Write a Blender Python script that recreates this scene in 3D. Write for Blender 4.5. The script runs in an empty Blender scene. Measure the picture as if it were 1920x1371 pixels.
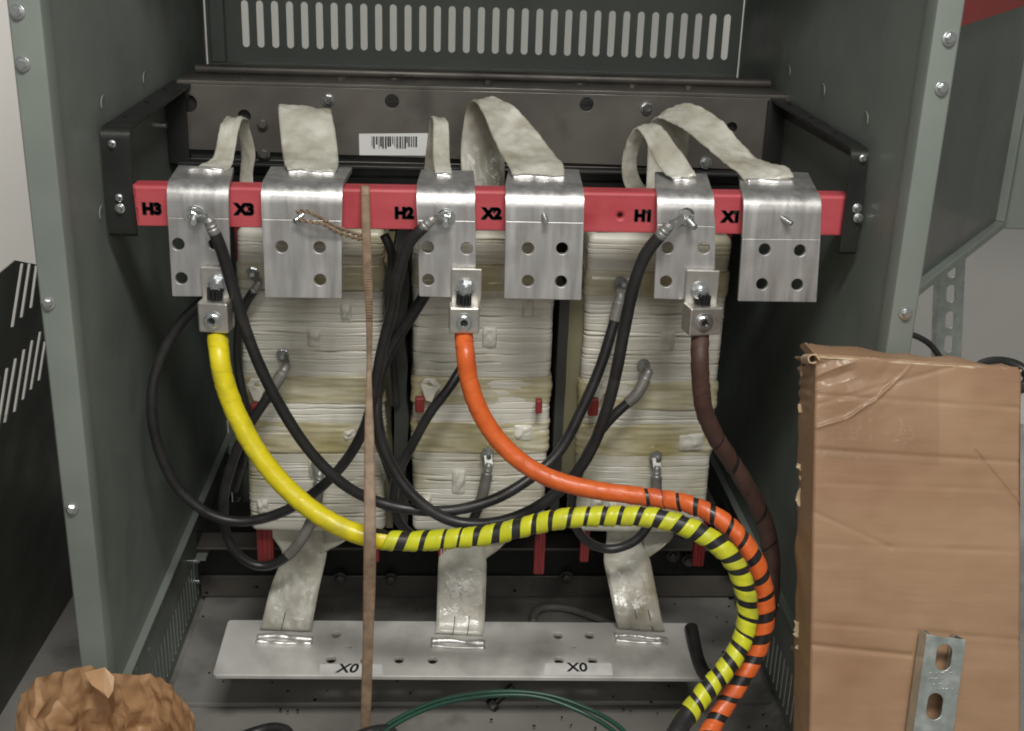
import bpy, bmesh, math, random
import numpy as np
from mathutils import Vector, Matrix, noise
random.seed(7)
S = bpy.context.scene
C = S.collection
# ---------------------------------------------------------------- camera
H = 1.16                      # camera height above the floor
FPX = 2226.0                  # focal length in pixels of a 1920 px wide picture
_d = np.array([-120., -825., FPX]); _w = np.array([-200., 6034., FPX])
AY = _d / np.linalg.norm(_d)
AZ = -(_w - _w.dot(AY) * AY); AZ /= np.linalg.norm(AZ)
AX = np.cross(AY, AZ)
cam_d = bpy.data.cameras.new('camera'); cam = bpy.data.objects.new('camera', cam_d); C.objects.link(cam)
cam_d.sensor_width = 36; cam_d.lens = 36 * FPX / 1920; cam_d.clip_start = .02; cam_d.clip_end = 100
R3 = Matrix(((AX[0], -AX[1], -AX[2]), (AY[0], -AY[1], -AY[2]), (AZ[0], -AZ[1], -AZ[2])))
cam.matrix_world = Matrix.Translation((0, 0, H)) @ R3.to_4x4()
S.camera = cam
# ---------------------------------------------------------------- light
W = bpy.data.worlds.new('World'); S.world = W; W.use_nodes = True
bg = W.node_tree.nodes['Background']; bg.inputs[0].default_value = (1, .99, .95, 1); bg.inputs[1].default_value = .205

def area(name, loc, target, sx, sy, power, color=(1, 1, 1)):
    l = bpy.data.lights.new(name, 'AREA'); l.shape = 'RECTANGLE'; l.size = sx; l.size_y = sy; l.energy = power; l.color = color
    o = bpy.data.objects.new(name, l); C.objects.link(o); o.location = loc
    o.rotation_euler = (Vector(target) - Vector(loc)).to_track_quat('-Z', 'Y').to_euler()
    return o
area('ceiling_lamp', (.15, -.15, 2.75), (.1, 1.5, .5), 1.0, .35, 56, (1, .98, .93))
area('side_wall_fill', (-1.5, 1.75, 2.7), (-.8, 2.6, .8), .4, 1.0, 14, (1, .98, .94))  # added fill that whitens the wall at left, not a known lamp
area('rear_ceiling_lamp', (.1, 2.45, 2.75), (.1, 2.7, 0), 2.6, .2, 46, (.97, 1, .98))
area('front_fill', (.2, -1.1, 1.75), (.05, 1.6, .45), 1.0, .7, 13, (1, .97, .93))  # added fill from the front to brighten the lower parts
S.view_settings.view_transform = 'Standard'; S.view_settings.look = 'None'
S.view_settings.exposure = -0.08; S.view_settings.gamma = 1.0
S.render.engine = 'CYCLES'; S.cycles.max_bounces = 6; S.cycles.filter_width = 1.9

# ---------------------------------------------------------------- helpers
def ray(px, py):
    v = np.array([px - 960, py - 685.5, FPX]); return v @ AX, v @ AY, v @ AZ
def PY(px, py, Y):
    r = ray(px, py); k = Y / r[1]; return Vector((r[0] * k, Y, r[2] * k + H))
def PX(px, py, X):
    r = ray(px, py); k = X / r[0]; return Vector((X, r[1] * k, r[2] * k + H))
def PZ(px, py, Z):
    r = ray(px, py); k = (Z - H) / r[2]; return Vector((r[0] * k, r[1] * k, Z))
def PP(px, py, p0, n):
    r = Vector(ray(px, py)); o = Vector((0, 0, H)); k = (p0 - o).dot(n) / r.dot(n); return o + r * k

class MB:
    def __init__(s): s.v = []; s.f = []; s.sm = []
    def add(s, vs, fs, smooth=False):
        n = len(s.v); s.v += [Vector(v) for v in vs]; s.f += [[i + n for i in f] for f in fs]; s.sm += [smooth] * len(fs); return s
    def box(s, c, d, rot=None):
        c = Vector(c); d = Vector(d) / 2; vs = []
        for z in (-1, 1):
            for y in (-1, 1):
                for x in (-1, 1):
                    q = Vector((x * d.x, y * d.y, z * d.z)); vs.append(c + (rot @ q if rot else q))
        return s.add(vs, [(0, 2, 3, 1), (4, 5, 7, 6), (0, 1, 5, 4), (2, 6, 7, 3), (0, 4, 6, 2), (1, 3, 7, 5)])
    def rev(s, base, axis, prof, n=20, smooth=True):
        """surface of revolution: prof = [(distance along axis, radius)]"""
        a = Vector(axis).normalized(); u = a.orthogonal().normalized(); w = a.cross(u); vs = []; fs = []
        for (t, r) in prof:
            for i in range(n):
                th = 2 * math.pi * i / n; vs.append(Vector(base) + a * t + (u * math.cos(th) + w * math.sin(th)) * r)
        for j in range(len(prof) - 1):
            for i in range(n):
                k = (i + 1) % n; fs.append((j * n + i, j * n + k, (j + 1) * n + k, (j + 1) * n + i))
        fs.append(tuple(range(n))[::-1]); fs.append(tuple((len(prof) - 1) * n + i for i in range(n)))
        return s.add(vs, fs, smooth)
    def cyl(s, a, b, r, n=20, smooth=True):
        a = Vector(a); b = Vector(b); L = (b - a).length; c = min(r * .12, L * .2)
        return s.rev(a, b - a, [(0, r - c), (c, r), (L - c, r), (L, r - c)], n, smooth)
    def grid(s, G, smooth=True, closed=False):
        m = len(G); n = len(G[0]); vs = [p for row in G for p in row]; fs = []
        for j in range(m - 1):
            for i in range(n if closed else n - 1):
                k = (i + 1) % n; fs.append((j * n + i, j * n + k, (j + 1) * n + k, (j + 1) * n + i))
        return s.add(vs, fs, smooth)
    def mesh(s, me, smooth=False):
        return s.add([v.co.copy() for v in me.vertices], [list(p.vertices) for p in me.polygons], smooth)
    def build(s, name, mat, parent=None, loc=None, sharp=.6, bevel=0, weld=False):
        o0 = Vector(loc) if loc is not None else (wloc(parent) if parent else None)
        if o0 is None:
            xs = [v.x for v in s.v]; ys = [v.y for v in s.v]
            o0 = Vector(((min(xs) + max(xs)) / 2, (min(ys) + max(ys)) / 2, min(v.z for v in s.v)))
        me = bpy.data.meshes.new(name); me.from_pydata([v - o0 for v in s.v], [], s.f); me.update()
        bm = bmesh.new(); bm.from_mesh(me)
        if weld: bmesh.ops.remove_doubles(bm, verts=bm.verts, dist=1e-5)
        bmesh.ops.recalc_face_normals(bm, faces=bm.faces); bm.to_mesh(me); bm.free()
        for i_, p in enumerate(me.polygons): p.use_smooth = True if weld else s.sm[i_]
        if any(s.sm) and hasattr(me, 'set_sharp_from_angle'): me.set_sharp_from_angle(angle=sharp)
        me.materials.append(mat)
        o = bpy.data.objects.new(name, me); C.objects.link(o)
        if parent: o.parent = parent
        else: o.location = o0
        if bevel:
            b = o.modifiers.new('bevel', 'BEVEL'); b.width = bevel; b.segments = 2; b.limit_method = 'ANGLE'; b.angle_limit = .7
        return o
def wloc(o):
    p = Vector((0, 0, 0))
    while o: p += o.location; o = o.parent
    return p
def tag(o, label=None, cat=None, group=None, kind=None):
    if label: o['label'] = label
    if cat: o['category'] = cat
    if group: o['group'] = group
    if kind: o['kind'] = kind
    return o
def empty(name, loc, label, cat, group=None):
    o = bpy.data.objects.new(name, None); C.objects.link(o); o.location = loc; o.empty_display_size = .05
    return tag(o, label, cat, group)

def cr(P, t):
    """Catmull-Rom through the rows of P at parameter t"""
    n = len(P); i = min(int(t), n - 2); f = t - i
    p = [P[max(0, i - 1)], P[i], P[i + 1], P[min(n - 1, i + 2)]]
    if i == 0: p[0] = 2 * p[1] - p[2]
    if i == n - 2: p[3] = 2 * p[2] - p[1]
    return .5 * ((2 * p[1]) + (-p[0] + p[2]) * f + (2 * p[0] - 5 * p[1] + 4 * p[2] - p[3]) * f * f + (-p[0] + 3 * p[1] - 3 * p[2] + p[3]) * f ** 3)
def densify(P, step=.004):
    P = [np.array(p, float) for p in P]; n = len(P); Q = []
    for i in range(n - 1):
        k = max(2, int(np.linalg.norm(P[i + 1] - P[i]) / step))
        for j in range(k): Q.append(cr(P, i + j / k))
    Q.append(P[-1]); Q = np.array(Q)
    for _ in range(3): Q[1:-1] = (Q[:-2] + 2 * Q[1:-1] + Q[2:]) / 4
    return Q
def frames(Q):
    T = np.gradient(Q, axis=0); T /= np.linalg.norm(T, axis=1)[:, None]
    n = np.cross(T[0], [0, 1, 0.01]); n /= np.linalg.norm(n); N = [n]
    for t in T[1:]:
        n = N[-1] - t * N[-1].dot(t); n /= np.linalg.norm(n); N.append(n)
    N = np.array(N); return T, N, np.cross(T, N)
def tube(mb, P, r, n=14, step=.004, wob=.0):
    Q = densify(P, step) if not isinstance(P, np.ndarray) else P
    T, N, B = frames(Q); G = []
    for i in range(len(Q)):
        rr = r * (1 + wob * noise.noise(Vector(Q[i]) * 60)) if wob else r
        G.append([Vector(Q[i] + rr * (math.cos(a) * N[i] + math.sin(a) * B[i])) for a in np.linspace(0, 2 * math.pi, n, endpoint=False)])
    mb.grid(G, True, True); k = len(mb.v)
    mb.f.append(list(range(k - n, k))); mb.sm.append(False); mb.f.append(list(range(k - n * len(Q), k - n * len(Q) + n))[::-1]); mb.sm.append(False)
    return Q
def helix(mb, Q, r, s0, s1, pitch, w, hand=1, m=5, ph=0, seed=0, p2=None, w2=None, lift=.0007):
    """spiral tape on the surface of a tube with centreline Q"""
    T, N, B = frames(Q); sl = np.concatenate([[0], np.cumsum(np.linalg.norm(np.diff(Q, axis=0), axis=1))])
    def at(s):
        s = min(max(s, 0), sl[-1] - 1e-6); i = int(np.searchsorted(sl, s, 'right')) - 1; f = (s - sl[i]) / (sl[i + 1] - sl[i])
        g = lambda A: A[i] * (1 - f) + A[i + 1] * f
        return g(Q), g(N), g(B)
    th = 0.0; s = s0; G = []; st = 22
    while s < s1:
        turn = (s - s0) / pitch
        fr = (s - s0) / (s1 - s0); pit = pitch + ((p2 or pitch) - pitch) * fr; wd = w + ((w2 or w) - w) * fr
        pj = pit * (1 + .36 * noise.noise(Vector((turn * .8, seed, 3.3))))
        wj = wd * (1 + .42 * noise.noise(Vector((turn * .9, seed, 8.1))))
        a = hand * th + ph; row = []
        for k in range(m):
            c, nn, bb = at(s + wj * (k / (m - 1) - .5)); rr = r + (.0005 if k in (0, m - 1) else .0009) + lift * k / (m - 1) + .0010 * noise.noise(Vector((a * 1.3, s * 60 + k * .7, seed)))
            row.append(Vector(c + rr * (math.cos(a) * nn + math.sin(a) * bb)))
        G.append(row); th += 2 * math.pi / st; s += pj / st
    mb.grid(G, True)
def ribbon(mb, ribs, t=.003, nu=8, step=.006, crumple=.0008, seed=0):
    """thick strap; ribs = [(left point, right point)]"""
    L = [np.array(a, float) for a, b in ribs]; Rr = [np.array(b, float) for a, b in ribs]; Cn = [(a + b) / 2 for a, b in zip(L, Rr)]
    rows = []
    for i in range(len(ribs) - 1):
        k = max(2, int(np.linalg.norm(Cn[i + 1] - Cn[i]) / step))
        for j in range(k): rows.append(i + j / k)
    rows.append(len(ribs) - 1)
    A = np.array([cr(L, x) for x in rows]); Bq = np.array([cr(Rr, x) for x in rows]); M = (A + Bq) / 2
    T = np.gradient(M, axis=0); G = []
    for i in range(len(rows)):
        w = Bq[i] - A[i]; nrm = np.cross(T[i], w); nrm /= np.linalg.norm(nrm) + 1e-9; ring = []
        for sgn in (1, -1):
            us = np.linspace(0, 1, nu) if sgn == 1 else np.linspace(1, 0, nu)
            for u in us:
                p = A[i] + w * u; e = 1 - max(0, abs(u * 2 - 1) - .8) / .2 * .55
                d = sgn * t / 2 * e + crumple * (noise.noise(Vector(p) * 90 + Vector((seed, 0, 0))) + .6 * noise.noise(Vector(p) * 230 + Vector((0, seed, 0))))
                ring.append(Vector(p + nrm * d))
        G.append(ring)
    mb.grid(G, True, True); k = len(mb.v); n = 2 * nu
    mb.f.append(list(range(k - n, k))); mb.sm.append(False); mb.f.append(list(range(k - n * len(G), k - n * len(G) + n))[::-1]); mb.sm.append(False)
def rr_px(ribs): return [(PY(a, b, Y), PY(c, d, Y)) for (a, b, c, d, Y) in ribs]
def cp(pts): return [PY(x, y, Y) for (x, y, Y) in pts]

def circ(x, y, r, n=20): return [(x + r * math.cos(2 * math.pi * i / n), y + r * math.sin(2 * math.pi * i / n)) for i in range(n)]
def slot(x, y, w, h, n=10):
    r = w / 2; P = []
    for i in range(n + 1): a = math.pi * i / n; P.append((x + r * math.cos(a), y + h / 2 - r + r * math.sin(a)))
    for i in range(n + 1): a = math.pi + math.pi * i / n; P.append((x + r * math.cos(a), y - h / 2 + r + r * math.sin(a)))
    return P
def rrect(x0, y0, x1, y1, r, n=5):
    P = []
    for (cx, cy, a0) in ((x1 - r, y1 - r, 0), (x0 + r, y1 - r, 90), (x0 + r, y0 + r, 180), (x1 - r, y0 + r, 270)):
        for i in range(n + 1): a = math.radians(a0 + 90 * i / n); P.append((cx + r * math.cos(a), cy + r * math.sin(a)))
    return P
def plate_mesh(outline, holes, t, bevel=.0006):
    cu = bpy.data.curves.new('tmp', 'CURVE'); cu.dimensions = '2D'; cu.fill_mode = 'BOTH'; cu.extrude = max(t / 2 - bevel, 0); cu.bevel_depth = bevel; cu.bevel_resolution = 1
    for k, loop in enumerate([outline] + list(holes)):
        sp = cu.splines.new('POLY'); sp.points.add(len(loop) - 1); sp.use_cyclic_u = True
        for p, q in zip(sp.points, loop): p.co = (q[0], q[1], 0, 1)
    if bevel: cu.offset = -bevel
    o = bpy.data.objects.new('tmp', cu); C.objects.link(o); bpy.context.view_layer.update()
    me = bpy.data.meshes.new_from_object(o.evaluated_get(bpy.context.evaluated_depsgraph_get()))
    bpy.data.objects.remove(o); bpy.data.curves.remove(cu); return me
def text_mesh(body, size, ext=.0004, bold=0.0, shear=0):
    cu = bpy.data.curves.new('tmp', 'FONT'); cu.body = body; cu.size = size; cu.extrude = ext; cu.offset = bold; cu.align_x = 'CENTER'; cu.align_y = 'CENTER'; cu.shear = shear
    o = bpy.data.objects.new('tmp', cu); C.objects.link(o); bpy.context.view_layer.update()
    me = bpy.data.meshes.new_from_object(o.evaluated_get(bpy.context.evaluated_depsgraph_get()))
    bpy.data.objects.remove(o); bpy.data.curves.remove(cu); return me
def place(mb, me, org, ux, uy):
    """put a flat mesh drawn in XY at org with axes ux, uy (unit) and their normal"""
    ux = Vector(ux).normalized(); uy = Vector(uy); uy = (uy - ux * uy.dot(ux)).normalized(); uz = ux.cross(uy)
    mb.add([Vector(org) + ux * v.co.x + uy * v.co.y + uz * v.co.z for v in me.vertices], [list(p.vertices) for p in me.polygons])
    bpy.data.meshes.remove(me); return mb
def quad(mb, tl, tr, bl, br, holes_px=(), t=.005, r=.002, bevel=.0006, Y=None, extra=()):
    """plate with four given corners; its front face passes through them. holes_px = (px, py, radius m)"""
    tl, tr, bl, br = map(Vector, (tl, tr, bl, br))
    w = ((tr - tl).length + (br - bl).length) / 2; h = ((tl - bl).length + (tr - br).length) / 2
    c = (tl + tr + bl + br) / 4; ux = ((tr - tl) + (br - bl)).normalized(); uy = ((tl - bl) + (tr - br)).normalized(); n = ux.cross(uy).normalized()
    def uv(p):   # inverse bilinear
        u = v = .5
        for _ in range(12):
            q = bl * (1 - u) * (1 - v) + br * u * (1 - v) + tl * (1 - u) * v + tr * u * v; e = p - q
            du = (br - bl) * (1 - v) + (tr - tl) * v; dv = (tl - bl) * (1 - u) + (tr - br) * u
            u += e.dot(du) / du.length_squared; v += e.dot(dv) / dv.length_squared
        return u * w, v * h
    hs = []
    for (px, py, rad) in holes_px:
        x, y = uv(PP(px, py, c, n)); hs.append(circ(x, y, rad))
    hs += [[(x, y) for x, y in e] for e in extra]
    me = plate_mesh(rrect(0, 0, w, h, r), hs, t, bevel)
    vs = []
    for vv in me.vertices:
        u, v = vv.co.x / w, vv.co.y / h
        vs.append(bl * (1 - u) * (1 - v) + br * u * (1 - v) + tl * (1 - u) * v + tr * u * v + n * (vv.co.z - t / 2))
    mb.add(vs, [list(p.vertices) for p in me.polygons]); bpy.data.meshes.remove(me); return n
# ---------------------------------------------------------------- materials
def mat(name, c1, c2=None, scale=20, stretch=(1, 1, 1), rough=.5, metal=0, bump=0, bscale=200, bdist=.001, spec=.5, rvar=0, lo=.35, hi=.65, dirt=None, dscale=6, dlo=.55, dhi=.7, detail=5, bstretch=(1, 1, 1), trans=0, sheen=0):
    m = bpy.data.materials.new(name); m.use_nodes = True; nt = m.node_tree; b = nt.nodes['Principled BSDF']; L = nt.links.new
    b.inputs['Roughness'].default_value = rough; b.inputs['Metallic'].default_value = metal; b.inputs['Specular IOR Level'].default_value = spec
    tc = nt.nodes.new('ShaderNodeTexCoord')
    def ns(sc, st, det=5):
        mp = nt.nodes.new('ShaderNodeMapping'); mp.inputs['Scale'].default_value = st; L(tc.outputs['Object'], mp.inputs[0])
        n = nt.nodes.new('ShaderNodeTexNoise'); n.inputs['Scale'].default_value = sc; n.inputs['Detail'].default_value = det; L(mp.outputs[0], n.inputs[0]); return n
    def ramp(a, bb, src, ca=(0, 0, 0, 1), cb=(1, 1, 1, 1)):
        r = nt.nodes.new('ShaderNodeValToRGB'); r.color_ramp.elements[0].position = a; r.color_ramp.elements[1].position = bb
        r.color_ramp.elements[0].color = ca; r.color_ramp.elements[1].color = cb; L(src, r.inputs[0]); return r
    b.inputs['Base Color'].default_value = (*c1, 1)
    if c2:
        n = ns(scale, stretch, detail); r = ramp(lo, hi, n.outputs[0], (*c1, 1), (*c2, 1)); out = r.outputs[0]
        if dirt:
            d = ns(dscale, (1, 1, 1), 6); dr = ramp(dlo, dhi, d.outputs[0]); mx = nt.nodes.new('ShaderNodeMix'); mx.data_type = 'RGBA'
            L(dr.outputs[0], mx.inputs[0]); L(out, mx.inputs[6]); mx.inputs[7].default_value = (*dirt, 1); out = mx.outputs[2]
        L(out, b.inputs['Base Color'])
    if rvar:
        n = ns(scale * 1.7 + 3, stretch); mr = nt.nodes.new('ShaderNodeMapRange'); mr.inputs[1].default_value = .3; mr.inputs[2].default_value = .7
        mr.inputs[3].default_value = max(.03, rough - rvar); mr.inputs[4].default_value = min(1, rough + rvar); L(n.outputs[0], mr.inputs[0]); L(mr.outputs[0], b.inputs['Roughness'])
    if bump:
        n = ns(bscale, bstretch, 4); bp = nt.nodes.new('ShaderNodeBump'); bp.inputs['Strength'].default_value = bump; bp.inputs['Distance'].default_value = bdist
        L(n.outputs[0], bp.inputs['Height']); L(bp.outputs[0], b.inputs['Normal'])
    if trans: b.inputs['Transmission Weight'].default_value = trans
    return m
M = {}
M['paint'] = mat('cabinet grey paint', (.188, .213, .192), (.212, .238, .214), 9, rough=.42, bump=.15, bscale=700, bdist=.0003, rvar=.09, dirt=(.15, .17, .152), dscale=4, dlo=.52, dhi=.8)
M['paint_dark'] = mat('dark cover paint', (.040, .043, .036), (.05, .052, .045), 6, rough=.45, rvar=.08)
M['darksteel'] = mat('dark steel', (.09, .082, .075), (.145, .133, .118), 7, rough=.4, metal=.35, rvar=.14, dirt=(.07, .063, .058), dscale=9)
M['blacksteel'] = mat('black steel', (.016, .017, .016), (.028, .028, .026), 12, rough=.4, metal=.2, rvar=.1)
M['alu'] = mat('aluminium', (.40, .395, .39), (.66, .65, .64), 9, stretch=(7, 7, .7), lo=.2, hi=.75, rough=.38, metal=.7, bump=.22, bscale=40, bstretch=(14, 14, 1), bdist=.0004, rvar=.10, dirt=(.40, .385, .38), dscale=22, dlo=.5, dhi=.75)
M['alu_bus'] = mat('bus aluminium', (.66, .65, .62), (.78, .77, .74), 10, rough=.42, metal=.35, bump=.15, bscale=30, bstretch=(1, 10, 1), bdist=.0004, rvar=.12, dirt=(.50, .49, .47), dscale=12, dlo=.5, dhi=.7)
M['lug'] = mat('tin plated lug', (.58, .56, .52), (.66, .64, .6), 30, rough=.33, metal=.85, bump=.2, bscale=160, bdist=.0004, rvar=.1)
M['zinc'] = mat('zinc', (.62, .65, .66), (.72, .74, .74), 60, rough=.25, metal=.95, rvar=.08)
M['galv'] = mat('galvanised strut', (.44, .49, .47), (.58, .62, .59), 45, rough=.34, metal=.8, rvar=.12, bump=.2, bscale=150, bdist=.0003)
M['tin'] = mat('tinned lug', (.26, .26, .25), (.36, .36, .34), 60, rough=.42, metal=.45, bump=.3, bscale=200)
M['weld'] = mat('weld', (.68, .67, .65), (.8, .79, .77), 90, rough=.34, metal=.7, bump=.6, bscale=160, bdist=.0012)
M['red'] = mat('red fibreglass', (.47, .065, .08), (.53, .085, .10), 8, stretch=(1, 4, 4), rough=.5, rvar=.06, bump=.1, bscale=120, dirt=(.38, .035, .045), dscale=14, dlo=.55, dhi=.8)
M['redstick'] = mat('red spacer', (.18, .02, .022), (.28, .035, .035), 60, stretch=(6, 6, .3), rough=.45)
M['winding'] = mat('winding paper', (.60, .585, .50), (.77, .75, .67), 16, stretch=(.35, .35, 6), rough=.42, rvar=.12, bump=.35, bscale=34, bstretch=(.3, .3, 5), bdist=.0008, dirt=(.42, .385, .25), dscale=11, dlo=.46, dhi=.7)
M['tape'] = mat('varnished tape', (.50, .455, .29), (.67, .64, .50), 22, stretch=(.4, .4, 3), rough=.22, rvar=.1, bump=.5, bscale=60, bstretch=(.3, .3, 2), bdist=.0015, dirt=(.40, .345, .17), dscale=11, dlo=.4, dhi=.66)
M['strap'] = mat('taped conductor', (.40, .385, .32), (.64, .63, .56), 20, rough=.22, rvar=.12, bump=.55, bscale=110, bdist=.0014, dirt=(.27, .235, .165), dscale=11, dlo=.48, dhi=.74)
M['strapside'] = mat('olive strap wrap', (.33, .31, .20), (.48, .46, .33), 24, rough=.3, bump=.6, bscale=90, bdist=.0015, dirt=(.24, .2, .12), dscale=14)
M['tab'] = mat('white tape tab', (.62, .60, .52), (.74, .72, .64), 50, rough=.4, bump=.5, bscale=120, bdist=.001)
M['black'] = mat('black cable', (.016, .016, .017), (.026, .026, .026), 30, rough=.38, bump=.25, bscale=90, bdist=.0008, rvar=.1, dirt=(.045, .043, .042), dscale=25, dlo=.55, dhi=.8)
M['greyc'] = mat('grey cable sleeve', (.13, .125, .11), (.2, .19, .17), 40, rough=.5, bump=.4, bscale=120)
M['yellow'] = mat('yellow tape', (.72, .60, .012), (.80, .68, .02), 25, rough=.34, bump=.35, bscale=140, bdist=.0007, rvar=.08, dirt=(.54, .46, .03), dscale=26, dlo=.48, dhi=.7)
M['yellowg'] = mat('yellow wrap tape', (.60, .62, .02), (.68, .69, .03), 25, rough=.34, bump=.35, bscale=140, bdist=.0007, rvar=.1, dirt=(.46, .47, .05), dscale=26, dlo=.5, dhi=.72)
M['orange'] = mat('orange tape', (.70, .125, .025), (.78, .16, .035), 25, rough=.36, bump=.35, bscale=140, bdist=.0007, rvar=.1, dirt=(.58, .10, .03), dscale=26, dlo=.5, dhi=.72)
M['brown'] = mat('brown tape', (.07, .036, .028), (.10, .052, .042), 25, rough=.55, bump=.35, bscale=140, bdist=.0007, rvar=.08)
M['cord'] = mat('brown cord', (.20, .135, .085), (.29, .205, .135), 90, rough=.6, bump=.3, bscale=300)
M['cardboard'] = mat('cardboard', (.315, .19, .108), (.355, .222, .130), 5, stretch=(.8, 1, 3), rough=.55, rvar=.1, bump=.22, bscale=9, bstretch=(.6, 1, 7), bdist=.004, dirt=(.25, .135, .072), dscale=5.5, dlo=.48, dhi=.72, lo=.3, hi=.7)
M['cardedge'] = mat('torn cardboard', (.42, .30, .18), (.60, .48, .33), 60, rough=.8, bump=.6, bscale=150)
M['bag'] = mat('brown paper', (.36, .205, .10), (.47, .29, .155), 10, rough=.42, rvar=.1, bump=.6, bscale=45, bdist=.003)
M['wall'] = mat('white wall', (.68, .655, .62), (.71, .685, .655), 3, rough=.8)
M['floor'] = mat('concrete floor', (.20, .19, .175), (.27, .26, .24), 5, rough=.6, rvar=.12, bump=.25, bscale=60, dirt=(.09, .086, .08), dscale=7)
M['pan'] = mat('base pan', (.20, .197, .182), (.29, .285, .265), 5, rough=.5, rvar=.12, dirt=(.13, .128, .12), dscale=8, dlo=.5, dhi=.7, bump=.1, bscale=50)
M['busmark'] = mat('scuffed sticker', (.58, .575, .56), (.74, .735, .72), 30, rough=.4)
M['label'] = mat('white sticker', (.72, .72, .71), (.76, .76, .75), 20, rough=.4)
M['ink'] = mat('black ink', (.012, .012, .012), rough=.5)
M['barrier'] = mat('insulation barrier', (.024, .027, .025), (.04, .042, .038), 12, rough=.5)
M['olive'] = mat('olive barrier', (.17, .155, .085), (.26, .24, .15), 10, stretch=(1, 1, .3), rough=.45)
M['green'] = mat('green wire', (.008, .045, .03), (.014, .065, .042), 20, rough=.35)
M['redpaint'] = mat('red cover', (.30, .03, .028), rough=.5)
M['glossdoor'] = mat('door paint', (.06, .067, .06), (.085, .085, .078), 3, rough=.22, rvar=.08)
M['clear'] = mat('clear packing tape', (.40, .265, .165), rough=.16, bump=.3, bscale=25, bdist=.003, spec=.6)
M['clear'].node_tree.nodes['Principled BSDF'].inputs['Alpha'].default_value = .14

# ---------------------------------------------------------------- setting
def sheet(name, P, m, kind='structure'):
    mb = MB(); mb.add(P, [(0, 1, 2, 3)]); return tag(mb.build(name, m, loc=(0, 0, 0)), kind=kind)
sheet('floor', [(-4, -1, 0), (4, -1, 0), (4, 2.9, 0), (-4, 2.9, 0)], M['floor'])
mb = MB(); mb.box((0, 2.8, 1.5), (7, .1, 3)); o = mb.build('wall', M['wall'], loc=(0, 2.8, 0)); tag(o, 'off-white painted room wall behind the cabinet and leaning cover', 'wall', kind='structure')

# ---------------------------------------------------------------- cabinet
XL, XR, YF, YB, TOP = -.434, .543, 1.35, 2.25, 1.46
cab = empty('transformer_cabinet', (.055, 1.8, 0), 'grey-green sheet steel cabinet, front open, housing the transformer', 'cabinet')
def screw(mb, p, axis=(0, -1, 0), r=.0062):
    a = Vector(axis).normalized(); mb.rev(p, a, [(0, r * 1.35), (.0012, r * 1.35), (.0018, r * 1.0)], 20)
    mb.rev(Vector(p) + a * .0017, a, [(0, r * .95), (.0035, r * .95), (.0048, r * .7)], 6, False)
for side, x0, x1, pts in (('l', -.470, XL, [(32, 22), (42, 120), (90, 568), (135, 953)]), ('r', XR, .575, [(1780, 73), (1766, 166), (1698, 587)])):
    mb = MB()
    # folded front flange with a rounded inner lip, and return along the side
    prof = [(x0, YF + .05), (x0, YF + .002), (x0 + .002, YF)] if side == 'l' else [(x1, YF + .05), (x1, YF + .002), (x1 - .002, YF)]
    xi = x1 if side == 'l' else x0; sg = 1 if side == 'l' else -1
    prof += [(xi - sg * .005, YF), (xi - sg * .0015, YF + .0012), (xi, YF + .005), (xi, YF + .03), (xi - sg * .002, YF + .03)]
    mb.grid([[Vector((a, b, 0.0)) for a, b in prof], [Vector((a, b, TOP)) for a, b in prof]], True)
    post = mb.build('corner_post', M['paint'], cab, sharp=.5)
    for p in pts:
        s = MB(); q = PY(*p, YF - .0005); screw(s, q); s.build('screw', M['zinc'], post)
    xw = XL - .004 if side == 'l' else XR + .004
    # side panel above, louvred plinth panel below
    mb = MB(); mb.box((xw, (YF + .03 + YB) / 2, (.175 + TOP) / 2), (.003, YB - YF - .03, TOP - .175)); mb.build('side_panel', M['paint'], cab)
    mb = MB(); mb.box((xw + sg * .006, (YF + .03 + YB) / 2, .1745), (.014, YB - YF - .03, .005)); mb.build('bottom_rail', M['paint'], cab, bevel=.001)
    mb = MB(); Ln = YB - YF - .04
    hs = [slot(.06 + k * .021, .055, .007, .075) for k in range(int((Ln - .08) / .021))] + [circ(.09, .145, .004), circ(.16, .13, .004), circ(.11, .12, .004), circ(.25, .15, .004)]
    me = plate_mesh(rrect(0, 0, Ln, .171, .001, 1), hs, .0015, 0)
    place(mb, me, (xw + sg * .003, YF + .035, .001), (0, 1, 0), (0, 0, 1)); mb.build('louvred_plinth', M['paint'], cab)
for (px, py, X) in ((194, 196, XL), (272, 150, XL), (191, 402, XL), (1542, 172, XR), (1622, 226, XR), (1478, 136, XR)):
    c = PX(px, py, X); sg = 1 if X == XL else -1; mb = MB(); tube(mb, [c + Vector((sg * .0002, .011 * math.cos(a), .011 * math.sin(a))) for a in np.linspace(.6, 3.4, 12)], .0009, 6, .003); mb.build('punch_mark', M['paint'], cab)
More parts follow.
